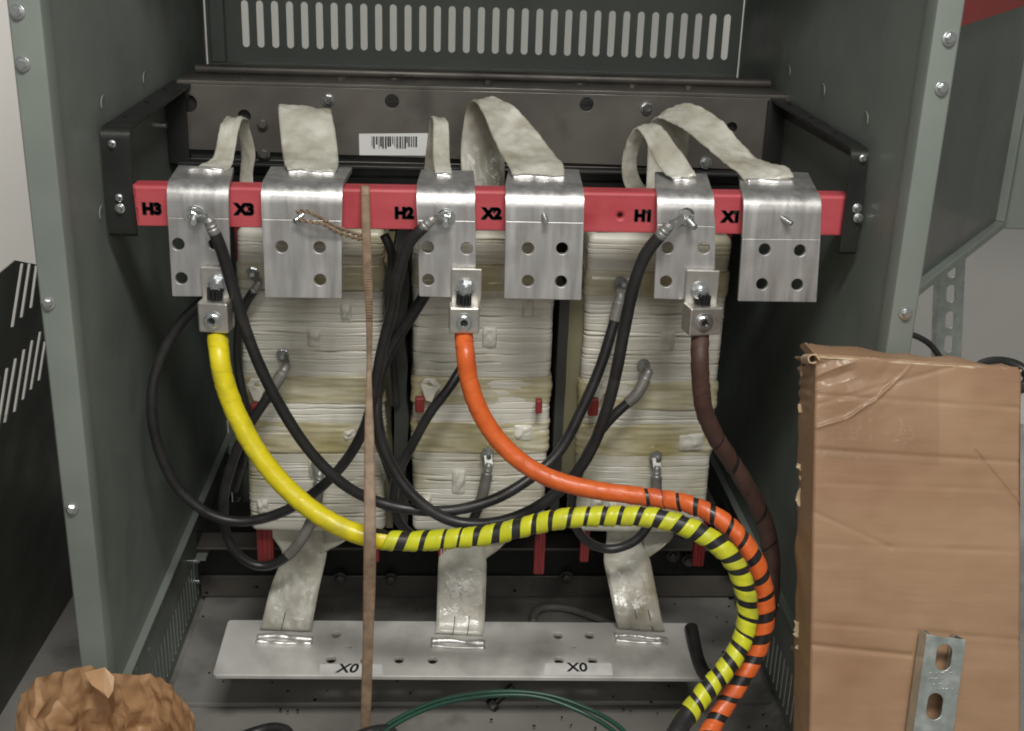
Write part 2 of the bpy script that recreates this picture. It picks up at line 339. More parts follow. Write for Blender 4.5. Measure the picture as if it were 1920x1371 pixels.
# rear panel with slots
mb = MB(); wR = XR - XL
x_of = lambda px, py: PY(px, py, YB)
xs0 = PY(462, 85, YB); xs1 = PY(1357, 112, YB); N = 34
hs = [slot(xs0.x - XL + (xs1.x - xs0.x) * k / (N - 1), 1.5 * (k * 0) + .982, .0125, .082) for k in range(N)]
me = plate_mesh(rrect(0, 0, wR, TOP, .001, 1), hs, .002, 0)
place(mb, me, (XL, YB, 0), (1, 0, 0), (0, 0, 1)); mb.build('rear_panel', M['paint'], cab)
for px in (410, 1412):   # folded ribs beside the slots
    p = PY(px, 90, YB - .012); mb = MB(); mb.box((p.x, YB - .012, 1.18), (.026, .02, .53)); mb.build('rear_rib', M['paint'], cab, bevel=.003)
mb = MB(); mb.box((.055, YB - .012, .90), (wR - .01, .02, .03)); mb.build('rear_rib', M['paint'], cab, bevel=.003)
mb = MB(); mb.box((.055, (YF + YB) / 2, TOP + .002), (wR + .05, YB - YF, .003)); mb.build('top_shade_panel', M['paint'], cab)  # unseen top, added at a height that shades the rear panel
mb = MB(); mb.box((.055, YB - .03, .165), (wR - .002, .05, .02)); mb.build('rear_rail', M['paint'], cab, bevel=.002)
mb = MB(); mb.box((.055, (1.579 + YB) / 2, .004), (wR - .02, YB - 1.579, .008)); mb.build('base_pan', M['pan'], cab, bevel=.0015)
# angled stays in the back left and right corners
for sx, X in ((1, XL + .02), (-1, XR - .02)):
    mb = MB(); mb.box((X, 2.03, .12), (.018, .4, .004)); mb.box((X + sx * .03, 2.05, .06), (.006, .02, .13)); mb.build('rail_stay', M['paint'], cab)

# ---------------------------------------------------------------- mounting brackets
for side in ('left', 'right'):
    X = XL if side == 'left' else XR; sg = 1 if side == 'left' else -1
    br = empty('mounting_bracket', (X, 1.7, 0), 'dark steel bracket holding the %s end of the red board' % side, 'bracket', 'brackets carrying the terminal board')
    zt = .918
    mb = MB(); w = .036 if side == 'left' else .023; dY = 0 if side == 'left' else -.028
    prof = [(1.935, zt), (1.53, zt - .008)] + [(1.53 - .014 * math.sin(a), zt - .008 - .014 * (1 - math.cos(a))) for a in np.linspace(.3, math.pi / 2, 5)] + [(1.516, .775)]
    G = []; prof = [(y + dY * (y < 1.9), z) for y, z in prof]
    for (y, z) in prof: G.append([Vector((X + sg * .003, y, z)), Vector((X + sg * (.003 + w), y, z)), Vector((X + sg * (.003 + w), y + .003, z - .004)), Vector((X + sg * .003, y + .003, z - .004))])
    mb.grid(G, True, True); mb.f.append([len(mb.v) - 4 + i for i in range(4)]); mb.sm.append(False)
    arm = mb.build('arm', M['blacksteel'], br, sharp=.6)
    for y in (1.60, 1.72, 1.84):
        q = MB(); q.cyl((X + sg * .013, y, zt - .0068 + (y - 1.53) * .0198), (X + sg * .013, y, zt - .0058 + (y - 1.53) * .0198), .0035); q.build('hole_dark_disc', M['ink'], arm)  # black disc painted for the dark inside a hole; arm is solid
    mb = MB(); mb.box((X + sg * .006, 1.905, .855), (.012, .012, .12)); mb.box((X + sg * .016, 1.894, .855), (.03, .005, .12)); mb.build('rear_leg', M['blacksteel'], br)
    mb = MB(); mb.box((X + sg * .0045, 1.72, .90), (.003, .38, .022)); mb.build('side_flange', M['blacksteel'], br)
    for p in ([(223, 371), (225, 391), (210, 270)] if side == 'left' else [(1618, 297), (1607, 391), (1609, 409)]):
        q = MB(); a = PY(*p, 1.5155 + dY); screw(q, a, r=.0036 if p[1] != 391 and p[1] != 409 else .0048); q.build('bolt', M['zinc'], br)
    q = MB(); a = PY(*((285, 235) if side == 'left' else (1530, 266)), 1.85); q.cyl(a - Vector((sg * .014, 0, 0)), a + Vector((sg * .022, 0, 0)), .0045, 12); q.build('stud', M['zinc'], br)

# ---------------------------------------------------------------- transformer core
core = empty('transformer_core', (.06, 1.98, 0), 'dark steel core clamps and yokes behind the three coils', 'transformer core')
mb = MB(); zt, zb, YC = .917, .80, 1.90
holes = [(352, 194, .014), (458, 218, .010), (735, 190, .011), (1100, 196, .011), (1372, 240, .009), (333, 281, .006)]
xa, xb = -.418, .552
n = quad(mb, (xa, YC, zt), (xb, YC, zt), (xa, YC, zb), (xb, YC, zb), holes, t=.006)
mb.build('upper_clamp', M['darksteel'], core)
mb = MB(); me = plate_mesh(rrect(0, 0, xb - xa, .10, .003), [circ(PY(740, 148, 1.97).x - xa, .075, .016), circ(PY(1088, 155, 1.97).x - xa, .075, .016)], .005)
place(mb, me, (xa, YC + .001, zt + .003), (1, 0, 0), (0, 1, 0)); mb.build('clamp_flange', M['darksteel'], core)
mb = MB(); tube(mb, [Vector((xa + .012, 2.0, zt + .012)), Vector((.05, 2.0, zt + .012)), Vector((xb - .012, 2.0, zt + .012))], .008); mb.build('tie_rod', M['darksteel'], core)
mb = MB(); mb.box(((xa + xb) / 2, YC - .014, zb - .002), (xb - xa, .028, .005)); mb.build('lower_lip', M['blacksteel'], core, bevel=.001)
mb = MB(); mb.box(((xa + xb) / 2, YC + .06, .82), (xb - xa - .03, .10, .15)); mb.build('upper_yoke', M['blacksteel'], core)
mb = MB(); mb.box((.07, 1.83, .772), (.86, .15, .012)); mb.build('coil_cover', M['blacksteel'], core)
for p in ((493, 232), (495, 288), (615, 187), (1212, 202), (1323, 305)):
    q = MB(); a = PY(*p, YC - .0005); q.rev(a, (0, -1, 0), [(0, .010), (.002, .010)], 20); q.rev(a + Vector((0, -.002, 0)), (0, -1, 0), [(0, .0075), (.006, .0075), (.007, .006)], 6, False); q.build('bolt', M['zinc'] if p[0] > 600 else M['darksteel'], core)
for p in ((640, 152), (915, 160), (1185, 170), (1290, 172)):
    q = MB(); a = PY(*p, 1.95); a.z = zt + .0055; q.rev(a, (0, 0, 1), [(0, .007), (.005, .007)], 6, False); q.build('bolt', M['darksteel'], core)
# paper label with bar code
mb = MB(); quad(mb, PY(673, 251, YC - .001), PY(802, 250, YC - .001), PY(674, 291, YC - .001), PY(803, 292, YC - .001), t=.0006, r=.001, bevel=0)
lab = mb.build('label_plate', M['label'], core)
mb = MB(); rnd = random.Random(3); x = 697.
while x < 784:
    w = rnd.choice((1.2, 1.8, 3.0)); y1 = 266 + rnd.choice((4, 8, 12, 12)) - (x > 760) * 3
    a, b = PY(x, 256, YC - .0025), PY(x + w, y1, YC - .0025); mb.box((a + b) / 2, (b.x - a.x, .0006, a.z - b.z)); x += w + rnd.choice((.9, 1.5, 2.2))
mb.build('bar_code', M['ink'], lab)
# lower clamp
mb = MB(); quad(mb, (-.441, YC, .134), (.596, YC, .134), (-.441, YC, .012), (.596, YC, .012), [(1262, 1040, .010), (1290, 1050, .007)], t=.006)
mb.build('lower_clamp', M['blacksteel'], core)
mb = MB(); mb.box((.078, YC - .03, .1345), (1.0, .055, .005)); mb.build('clamp_flange', M['darksteel'], core, bevel=.001)
mb = MB(); quad(mb, (-.430, YC - .008, .052), (.586, YC - .008, .052), (-.430, YC - .012, .012), (.586, YC - .012, .012), [(387, 1112, .003), (481, 1101, .003), (510, 1101, .003), (965, 1108, .003)], t=.004)
mb.build('foot_flange', M['darksteel'], core)
for p in ((638, 1084), (733, 1085), (1062, 1082), (1262, 1042), (1291, 1050)):
    q = MB(); a = PY(*p, YC - .0135); q.rev(a, (0, -1, 0), [(0, .012), (.002, .012)], 20); q.rev(a + Vector((0, -.002, 0)), (0, -1, 0), [(0, .009), (.008, .009), (.009, .007)], 6, False); q.build('bolt', M['darksteel'], core)
for y in (1052, 1090):
    a = PY(345, y, 1.87); q = MB(); q.cyl(a, a + Vector((.028, 0, 0)), .0045, 12); q.build('stud', M['zinc'], core)
for cx in (-.188, .058, .307):
    mb = MB(); mb.box((cx, 1.97, .45), (.09, .09, .62)); mb.build('core_leg', M['blacksteel'], core)
mb = MB(); mb.box((.06, 1.97, .075), (.96, .10, .12)); mb.build('lower_yoke', M['blacksteel'], core)

# ---------------------------------------------------------------- coils
ZT, ZB, CF = .758, .283, 1.62
pz = lambda y: .752 - (y - 440) * .000833
def perim(w, d, r, n_front=120):
    P = []; hw = w / 2
    for i in range(n_front): P.append((-hw + r + (w - 2 * r) * i / (n_front - 1), 0))
    for i in range(1, 12): a = -math.pi / 2 + math.pi / 2 * i / 12; P.append((hw - r + r * math.cos(a), r + r * math.sin(a)))
    for i in range(8): P.append((hw, r + (d - 2 * r) * i / 7))
    for i in range(1, 6): a = math.pi / 2 * i / 6; P.append((hw - r + r * math.cos(a), d - r + r * math.sin(a)))
    for i in range(4): P.append((hw - r - (w - 2 * r) * i / 3, d))
    for i in range(1, 6): a = math.pi / 2 + math.pi / 2 * i / 6; P.append((-hw + r + r * math.cos(a), d - r + r * math.sin(a)))
    for i in range(8): P.append((-hw, d - r - (d - 2 * r) * i / 7))
    for i in range(1, 12): a = math.pi + math.pi / 2 * i / 12; P.append((-hw + r + r * math.cos(a), r + r * math.sin(a)))
    return P
def loft(mb, cx, w, z0, z1, nz, disp, d=.30, r=.009, capr=.012):
    P = perim(w, d, r); G = []
    nx = []
    for i in range(len(P)):
        a = P[i - 1]; b = P[(i + 1) % len(P)]; t = Vector((b[0] - a[0], b[1] - a[1], 0)).normalized(); nx.append(Vector((t.y, -t.x, 0)))
    for j in range(nz):
        z = z0 + (z1 - z0) * j / (nz - 1); e = min(z - z0, z1 - z); k = 0 if e > capr else capr - math.sqrt(max(0, capr ** 2 - (capr - e) ** 2)); row = []
        for i, (x, y) in enumerate(P):
            bow = -.004 * (1 - (2 * x / w) ** 2) * max(0, 1 - y / .05)
            row.append(Vector((cx + x, CF + y + bow + .008, z)) + nx[i] * (disp(x, z, i) - k))
        G.append(row)
    mb.grid(G, True, True); n = len(P); k = len(mb.v)
    mb.f.append(list(range(k - n, k))); mb.sm.append(False); mb.f.append(list(range(k - n * nz, k - n * nz + n))[::-1]); mb.sm.append(False)
TZ = [(pz(748), pz(694)), (pz(842), pz(778)), (pz(540), pz(492))]
coils = []
COIL = [(-.1875, .205, 'left coil, cream varnished winding behind the yellow cable lug and X3 pad'),
        (.0575, .203, 'middle coil, cream varnished winding behind the orange cable'),
        (.3065, .205, 'right coil, cream varnished winding behind the brown cable')]
for ci, (cx, w, lab) in enumerate(COIL):
    co = empty('winding_coil', (cx, 1.78, ZB), lab, 'coil', 'coils of the transformer'); coils.append(co)
    rnd = random.Random(11 + ci); gz = []; z = ZB + .02
    while z < ZT - .01:
        big = rnd.random() < .28; gz.append((z, rnd.uniform(.004, .007) if big else rnd.uniform(.0006, .003), rnd.uniform(0, 50), .0011 if big else .0006)); z += rnd.choice((rnd.uniform(.0048, .008), rnd.uniform(.007, .013)))
    gza = np.array([g[0] for g in gz])
    def disp(x, z, i, gz=gz, gza=gza, ci=ci):
        zz = z + .0009 * noise.noise(Vector((x * 14, z * 8, ci * 5)))
        k = int(np.searchsorted(gza, zz)); d = 0
        for q in (k - 1, k):
            if 0 <= q < len(gz):
                g = gz[q]; amp = g[1] * max(.04, .55 + 1.5 * noise.noise(Vector((x * 22, g[2], 0)))); e = abs(zz - g[0] - .0022 * noise.noise(Vector((x * 26, g[2] * 3, 7)))); d -= amp * math.exp(-(e / g[3]) ** 2)
        lay = .0009 * noise.noise(Vector((x * 8, k * 7.7 + ci, 0)))
        return d + lay + .0022 * noise.noise(Vector((x * 9 + ci * 3, z * 14, 1)))
    mb = MB(); loft(mb, cx, w, ZB, ZT, 860, disp); mb.build('winding', M['winding'], co, sharp=3)
    for ti, (a, b) in enumerate(TZ):
        jz = rnd.uniform(-.006, .006)
        def dt(x, z, i, ci=ci, ti=ti): return .0016 + .0024 * noise.noise(Vector((x * 10, z * 45, ci + ti * 9))) + .0012 * noise.noise(Vector((x * 25, z * 160, ti)))
        mb = MB(); loft(mb, cx, w + .002, a + jz, b + jz, 46, dt, capr=.004); mb.build('tape_band', M['tape'], co, sharp=3)
    def stick(px, y0, y1, wpx, m='redstick'):
        p = PY(px, (y0 + y1) / 2, 1.655); ww = wpx / 1480; z1 = PY(px, y0, 1.655).z; z0 = PY(px, y1, 1.655).z
        mb = MB(); mb.box((p.x, 1.66, (z0 + z1) / 2), (ww, .012, z1 - z0))
        for s_ in (-.3, .0, .3): mb.box((p.x + s_ * ww, 1.653, (z0 + z1) / 2), (ww * .16, .003, z1 - z0))
        return mb.build('spacer_stick', M[m], co)
    for (px, y0, y1, ww) in [[(497, 980, 1058, 36), (700, 980, 1052, 26), (458, 420, 500, 36), (712, 420, 500, 22)], [(1012, 980, 1075, 24), (830, 980, 1040, 20), (905, 430, 500, 16)], [(1097, 980, 1052, 20), (1312, 985, 1060, 26), (1122, 430, 515, 24), (1358, 430, 492, 26)]][ci]: stick(px, y0, y1, ww)
    for (px, py, ww, hh) in [[(477, 762, 16, 14)], [(787, 758, 20, 34), (1010, 761, 14, 32)], [(1112, 762, 22, 40)]][ci]:
        p = PY(px, py, 1.607); mb = MB(); mb.box(p, (ww / 1470, .012, hh / 1470)); mb.build('spacer_end', M['redstick'], co, bevel=.002)
    # tap pockets (taped lumps) and bare tap tabs
    for (px, py, ww, hh) in [[(588, 634, 34, 46), (648, 585, 24, 36), (590, 880, 30, 50), (492, 950, 26, 36), (655, 815, 34, 26)],
                             [(918, 634, 34, 50), (990, 580, 26, 40), (860, 905, 32, 62), (800, 945, 22, 40), (980, 812, 44, 40)],
                             [(1252, 640, 34, 52), (1190, 545, 40, 26), (1295, 830, 60, 44), (1120, 945, 30, 34), (1150, 950, 20, 20)]][ci]:
        p = PY(px, py, CF + .003); a = ww / 1470 / 2; b = hh / 1470 / 2; G = []
        for j in range(13):
            v = -1 + j / 6; row = []
            for i in range(13):
                u = -1 + i / 6; k = max(0, 1 - abs(u) ** 3) * max(0, 1 - abs(v) ** 3)
                row.append(p + Vector((u * a, .004 - .0072 * k ** .5 - .006 * noise.noise(Vector((u * 1.6 + px, v * 1.4, py))) * k, v * b + .002 * noise.noise(Vector((u, px, 0))))))
            G.append(row)
        mb = MB(); mb.grid(G, True); mb.build('taped_tap', M['winding'], co, sharp=3)
    for (px, py) in [[(482, 728)], [(806, 728)], [(1122, 730)]][ci]:
        p = PY(px, py, CF - .010); mb = MB(); me = plate_mesh([(-.014, .006), (-.008, .016), (.008, .016), (.016, .004), (.008, -.008), (.003, -.022), (-.006, -.02), (-.010, -.006)], [circ(0, .006, .004, 12)], .003, .0008)
        for v in me.vertices: v.co.z += .003 * noise.noise(Vector((v.co.x * 120, v.co.y * 120, px)))
        place(mb, me, p, (1, 0, 0), (0, -.15, 1)); mb.build('tap_tab', M['tab'], co)
    for (px, py) in [[(530, 665), (474, 512)], [(914, 850)], [(1206, 684), (1229, 856), (1164, 530)]][ci]:
        p = PY(px, py, CF - .002); mb = MB(); ax = Vector((.1, -1, .12)).normalized()
        mb.rev(p, ax, [(0, .0095), (.003, .0095)], 20); mb.rev(p + ax * .003, ax, [(0, .0078), (.0065, .0078), (.0075, .006)], 6, False); mb.cyl(p + ax * .009, p + ax * .019, .0038, 12)
        mb.build('tap_bolt', M['zinc'], co)
# phase barriers between the coils
def barrier(px0, px1, y0, y1, Y, m, lab, amp=.0):
    a, b = PY(px0, (y0 + y1) / 2, Y), PY(px1, (y0 + y1) / 2, Y); z1 = PY(px0, y0, Y).z; z0 = PY(px0, y1, Y).z; G = []
    for j in range(41):
        z = z0 + (z1 - z0) * j / 40; wv = amp * noise.noise(Vector((z * 14, px0, 0)))
        G.append([Vector((a.x + wv * .4, Y, z)), Vector((b.x + wv, Y, z)), Vector((b.x + wv, Y + .2, z)), Vector((a.x + wv * .4, Y + .2, z))])
    mb = MB(); mb.grid(G, False, True); mb.f.append([len(mb.v) - 4 + i for i in range(4)]); mb.sm.append(False); mb.f.append([i for i in range(4)]); mb.sm.append(False)
    tag(mb.build('phase_barrier', M[m]), lab, 'insulation barrier', 'insulation barriers between the coils')
barrier(738, 763, 480, 985, 1.615, 'barrier', 'dark crinkled insulation sheet between the left and middle coils', .008)
barrier(1040, 1057, 560, 985, 1.63, 'barrier', 'black insulation sheet between the middle and right coils', .001)
barrier(1060, 1090, 540, 900, 1.645, 'olive', 'olive insulation sheet close to the left side of the right coil', .003)
barrier(722, 735, 480, 990, 1.66, 'olive', 'olive insulation sheet close to the right side of the left coil', .004)

# ---------------------------------------------------------------- terminal board
mb = MB(); YR = 1.50
tl, tr, bl, br_ = Vector((-.393, YR, .8415)), Vector((.527, YR, .8465)), Vector((-.391, YR, .7885)), Vector((.528, YR, .793))
quad(mb, tl, tr, bl, br_, [(1163, 405, .0035)], t=.034, r=.001, bevel=.004)
tb = empty('terminal_board', (.067, YR, .79), 'red fibreglass board marked H3 X3 H2 X2 H1 X1 across the cabinet', 'terminal board')
mb.build('board', M['red'], tb)
for (txt, px, py) in (('H3', 284, 392), ('X3', 458, 393), ('H2', 757, 400), ('X2', 922, 401), ('H1', 1206, 405), ('X1', 1371, 407)):
    mb = MB()
    for dx, dz in ((0, 0), (.0011, -.0006)):
        me = text_mesh(txt, .0195, .0003, .0012, shear=.0); p = PY(px, py, YR - .0006) + Vector((dx, 0, dz)); place(mb, me, p, (1, 0, .004), (0, 0, 1))
    if txt[1] == '1':
        xm = max(v.x for v in mb.v); zm = max(v.z for v in mb.v); mb.box((xm - .0052, YR - .0007, zm - .0026), (.0050, .0007, .0026), Matrix.Rotation(-.6, 3, 'Y'))
    mb.build('stamped_letters', M['ink'], tb)

# ---------------------------------------------------------------- terminal pads
def bolt_at(p, ax, parent, r=.0085, stud=.02, nut=True, name='bolt', m='zinc'):
    mb = MB(); ax = Vector(ax).normalized(); p = Vector(p)
    if nut:
        mb.rev(p, ax, [(0, r * 1.45), (.0022, r * 1.45)], 24); mb.rev(p + ax * .0022, ax, [(0, r * 1.15), (.002, r * 1.15)], 24)
        mb.rev(p + ax * .0042, ax, [(0, r), (.007, r), (.0082, r * .8)], 6, False); b = .011
    else: b = -.002
    L = []; k = 0
    while k * .0012 < stud: L += [(k * .0012, r * .5), (k * .0012 + .0006, r * .44)]; k += 1
    mb.rev(p + ax * b, ax, L, 14); return mb.build(name, M[m], parent)
YP = 1.478
PADS = {   # name: front face TL, TR, seam L/R, BL, BR, back top L, R, holes, bolt
 'H3': dict(t=(311, 350, 427, 352), s=(407, 409), b=(323, 556, 434, 557), k=(335, 310, 438, 314), h=[(334, 458), (402, 458), (340, 522)], kind='narrow'),
 'X3': dict(t=(488, 345, 641, 347), s=(410, 413), b=(497, 558, 641, 560), k=(508, 312, 660, 314), h=[(528, 463), (599, 464), (600, 525)], kind='wide'),
 'H2': dict(t=(781, 352, 891, 354), s=(412, 414), b=(786, 556, 893, 560), k=(790, 318, 888, 320), h=[(802, 464), (875, 466), (803, 525)], kind='narrow'),
 'X2': dict(t=(949, 350, 1097, 353), s=(414, 417), b=(945, 560, 1090, 563), k=(955, 312, 1085, 318), h=[(990, 466), (1054, 466), (990, 527), (1052, 528)], kind='wide'),
 'H1': dict(t=(1235, 358, 1342, 361), s=(420, 424), b=(1226, 560, 1340, 565), k=(1228, 322, 1325, 326), h=[(1252, 465), (1320, 465), (1249, 528)], kind='narrow'),
 'X1': dict(t=(1397, 368, 1543, 371), s=(447, 448), b=(1384, 565, 1531, 567), k=(1385, 318, 1515, 324), h=[(1434, 468), (1500, 470), (1429, 533), (1495, 534)], kind='wide')}
STRAPS = {
 'H3': [(352, 326, 418, 328, 1.545), (372, 312, 432, 314, 1.575), (398, 298, 438, 300, 1.60), (408, 262, 444, 264, 1.63), (414, 232, 452, 226, 1.66), (428, 222, 466, 226, 1.69), (444, 246, 468, 240, 1.71), (452, 290, 479, 288, 1.725), (450, 330, 474, 330, 1.73), (446, 375, 480, 378, 1.73)],
 'X3': [(540, 322, 628, 324, 1.545), (534, 308, 634, 312, 1.57), (530, 290, 634, 294, 1.60), (525, 244, 629, 250, 1.64), (522, 208, 622, 216, 1.67), (524, 199, 620, 208, 1.70), (528, 225, 615, 232, 1.73), (535, 340, 605, 345, 1.74)],
 'H2': [(818, 334, 848, 336, 1.545), (814, 316, 846, 318, 1.575), (812, 295, 843, 297, 1.60), (812, 250, 842, 252, 1.64), (812, 228, 840, 230, 1.66), (806, 222, 834, 226, 1.68), (803, 250, 832, 250, 1.70), (797, 300, 824, 300, 1.72), (792, 370, 824, 370, 1.73)],
 'X2': [(962, 334, 1058, 334, 1.545), (954, 312, 1056, 310, 1.575), (940, 290, 1040, 290, 1.61), (922, 252, 1005, 246, 1.66), (905, 212, 965, 202, 1.71), (889, 190, 928, 184, 1.75), (876, 200, 925, 196, 1.78), (868, 240, 940, 240, 1.79), (864, 290, 946, 296, 1.79), (868, 380, 946, 380, 1.77)],
 'H1': [(1262, 336, 1305, 332, 1.545), (1240, 318, 1292, 306, 1.575), (1222, 290, 1266, 272, 1.60), (1208, 258, 1246, 244, 1.63), (1192, 242, 1224, 232, 1.655), (1176, 264, 1208, 256, 1.675), (1166, 305, 1194, 303, 1.69), (1170, 345, 1204, 342, 1.70), (1195, 385, 1240, 380, 1.71)],
 'X1': [(1400, 345, 1488, 332, 1.55), (1386, 328, 1476, 314, 1.575), (1352, 300, 1428, 302, 1.61), (1318, 272, 1392, 272, 1.65), (1284, 244, 1352, 226, 1.69), (1248, 226, 1306, 198, 1.73), (1228, 222, 1268, 200, 1.76), (1216, 245, 1290, 232, 1.78), (1214, 300, 1290, 295, 1.79), (1210, 380, 1290, 370, 1.78)]}
BOLTS = {'H3': ((364, 402), (.15, -1, -.15), True), 'X3': ((565, 406), (-.5, -1, -.25), False), 'H2': ((836, 408), (0, -1, -.1), True), 'X2': ((1020, 405), (.12, -1, -.25), False), 'H1': ((1284, 405), (.35, -1, -.35), True), 'X1': ((1468, 409), (.75, -1, -.4), False)}
NB = {'H3': 'left of the X3 mark, over the yellow cable', 'X3': 'with a brown cord tied to its stud', 'H2': 'right of the H2 mark, over the orange cable',
      'X2': 'right of the X2 mark, four clear holes and no cable', 'H1': 'right of the H1 mark, over the brown cable', 'X1': 'right of the X1 mark, near the right bracket'}
for nm, d in PADS.items():
    wide = d['kind'] == 'wide'; t = d['t']; s = d['s']; b = d['b']; k = d['k']; th = .0062
    root = empty('terminal_pad', PY((b[0] + b[2]) / 2, (b[1] + b[3]) / 2, YP), ('wide' if wide else 'narrow') + ' aluminium ' + nm + ' terminal pad ' + NB[nm], 'terminal pad', 'aluminium terminal pads on the red board')
    zt = .851; R = .025
    def xz(px, py): p = PY(px, py, YP); return p
    xl, xr = PY(t[0], t[1], YP).x, PY(t[2], t[3], YP).x
    sl = PY(t[0] + (b[0] - t[0]) * (s[0] - t[1]) / (b[1] - t[1]), s[0], YP); sr = PY(t[2] + (b[2] - t[2]) * (s[1] - t[3]) / (b[3] - t[3]), s[1], YP)
    kl, kr = PZ(k[0], k[1], zt), PZ(k[2], k[3], zt)
    G = []   # bent upper part
    prof = [('k', 0)] + [('a', a) for a in np.linspace(0, math.pi / 2, 9)] + [('s', 0)]
    for side in (0, 1):
        pass
    def row(u, off):
        xf = xl + (xr - xl) * u; K = kl.lerp(kr, u); Sx = sl.lerp(sr, u); r = R - off; P = []
        P.append(Vector((K.x, K.y, zt - off)))
        for a in np.linspace(0, math.pi / 2, 9):
            f = a / (math.pi / 2); P.append(Vector((xf, YP + R - r * math.sin(a), zt - R + r * math.cos(a))))
        P.append(Vector((Sx.x, YP + off, Sx.z))); return P
    cols = []
    nU = 17
    for i in range(nU): cols.append(row(i / (nU - 1), 0))
    for i in range(nU - 1, -1, -1): cols.append(row(i / (nU - 1), th))
    mb = MB(); G = [[cols[i][j] for i in range(2 * nU)] for j in range(len(cols[0]))]
    # finer rows in the flat top so it can be slightly uneven
    mb.grid(G, True, True); n_ = 2 * nU; kk = len(mb.v)
    mb.f.append(list(range(kk - n_, kk))); mb.sm.append(False); mb.f.append(list(range(kk - n_ * len(G), kk - n_ * len(G) + n_))[::-1]); mb.sm.append(False)
    mb.build('bent_plate', M['alu'], root, sharp=.5)
    # flat front plate with holes, seam to the bent part
    mb = MB(); dn = Vector((0, -.0012, -.0004)); bl_, br2 = PY(b[0], b[1], YP - .004), PY(b[2], b[3], YP - .004)
    quad(mb, sl + dn, sr + dn, bl_, br2, [(x, y, .0078) for x, y in d['h']], t=th, r=.0012, bevel=.0008)
    mb.build('front_plate', M['alu'], root)
    mb = MB(); ribbon(mb, rr_px(STRAPS[nm]), t=.0042, nu=22, crumple=.0026, seed=len(nm) + k[0]); mb.build('flexible_strap', M['strap'], root, sharp=3)
    # weld bead where the strap meets the pad
    a = STRAPS[nm][0]; mb = MB(); p, q = PY(a[0], a[1], a[4]), PY(a[2], a[3], a[4]); p.z = q.z = zt + .001
    tube(mb, [p, p.lerp(q, .3) + Vector((0, .002, .001)), p.lerp(q, .6) - Vector((0, .002, 0)), q], .0042, 10, .003, wob=.7)
    tube(mb, [p + Vector((0, .008, .0)), p.lerp(q, .4) + Vector((0, .006, .0015)), q + Vector((0, .009, 0))], .003, 8, .003, wob=.8); mb.build('weld_bead', M['weld'], root, sharp=3)
    (bx, by), ax, nut = BOLTS[nm]; bolt_at(PY(bx, by, YP - .001), ax, root, nut=nut, r=.0085 if nut else .0072, stud=.018)

# ---------------------------------------------------------------- neutral bus bar
nb = empty('neutral_bus_bar', (.03, 1.56, .11), 'long flat aluminium bus bar marked X0 twice, low across the cabinet floor', 'bus bar')
YbK, YbF = 1.62, 1.50
TL, TR, BL, BR = PY(428, 1162, YbK), PY(1292, 1168, YbK), PY(398, 1266, YbF), PY(1324, 1272, YbF)
mb = MB(); nB = quad(mb, TL, TR, BL, BR, [(x, y, .0072) for x, y in ((630, 1190), (621, 1237), (685, 1238), (748, 1237), (811, 1238), (1046, 1192), (1105, 1192), (1048, 1238), (1111, 1238))] + [(656, 1213, .0028), (1077, 1213, .0028)], t=.0075, r=.006, bevel=.0012)
bar = mb.build('bar', M['alu_bus'], nb)
cB = (TL + TR + BL + BR) / 4
for (x0, y0, x1, y1, tx, ty, shr) in ((601, 1240, 716, 1266, 650, 1255, .25), (1022, 1236, 1146, 1267, 1082, 1253, .05)):
    mb = MB(); off = nB * .0008
    quad(mb, PP(x0, y0 + (6 if x0 < 700 else 8), cB, nB) + off, PP(x1, y0 + (6 if x0 < 700 else 8), cB, nB) + off, PP(x0 - 3, y1, cB, nB) + off, PP(x1 + 3, y1, cB, nB) + off, t=.0005, r=.001, bevel=0)
    st = mb.build('sticker', M['busmark'], nb)
    mb = MB(); place(mb, text_mesh('X0', .0255, .0002, .0006, shr), PP(tx, ty, cB, nB) + nB * .0012, TR - TL, TL - BL); mb.build('marked_letters', M['ink'], st)
NS = [[(470, 960, 600, 955, 1.66), (520, 1020, 610, 1022, 1.655), (528, 1045, 612, 1042, 1.65), (508, 1100, 598, 1105, 1.63), (493, 1160, 586, 1168, 1.60), (488, 1182, 583, 1186, 1.58)],
      [(830, 960, 915, 955, 1.66), (826, 1020, 908, 1020, 1.655), (822, 1055, 912, 1050, 1.65), (820, 1110, 911, 1108, 1.63), (818, 1170, 908, 1172, 1.60), (814, 1190, 905, 1194, 1.58)],
      [(1140, 960, 1215, 960, 1.66), (1136, 1022, 1204, 1020, 1.655), (1132, 1050, 1216, 1040, 1.65), (1142, 1100, 1228, 1096, 1.63), (1153, 1155, 1240, 1158, 1.60), (1158, 1180, 1246, 1186, 1.58)]]
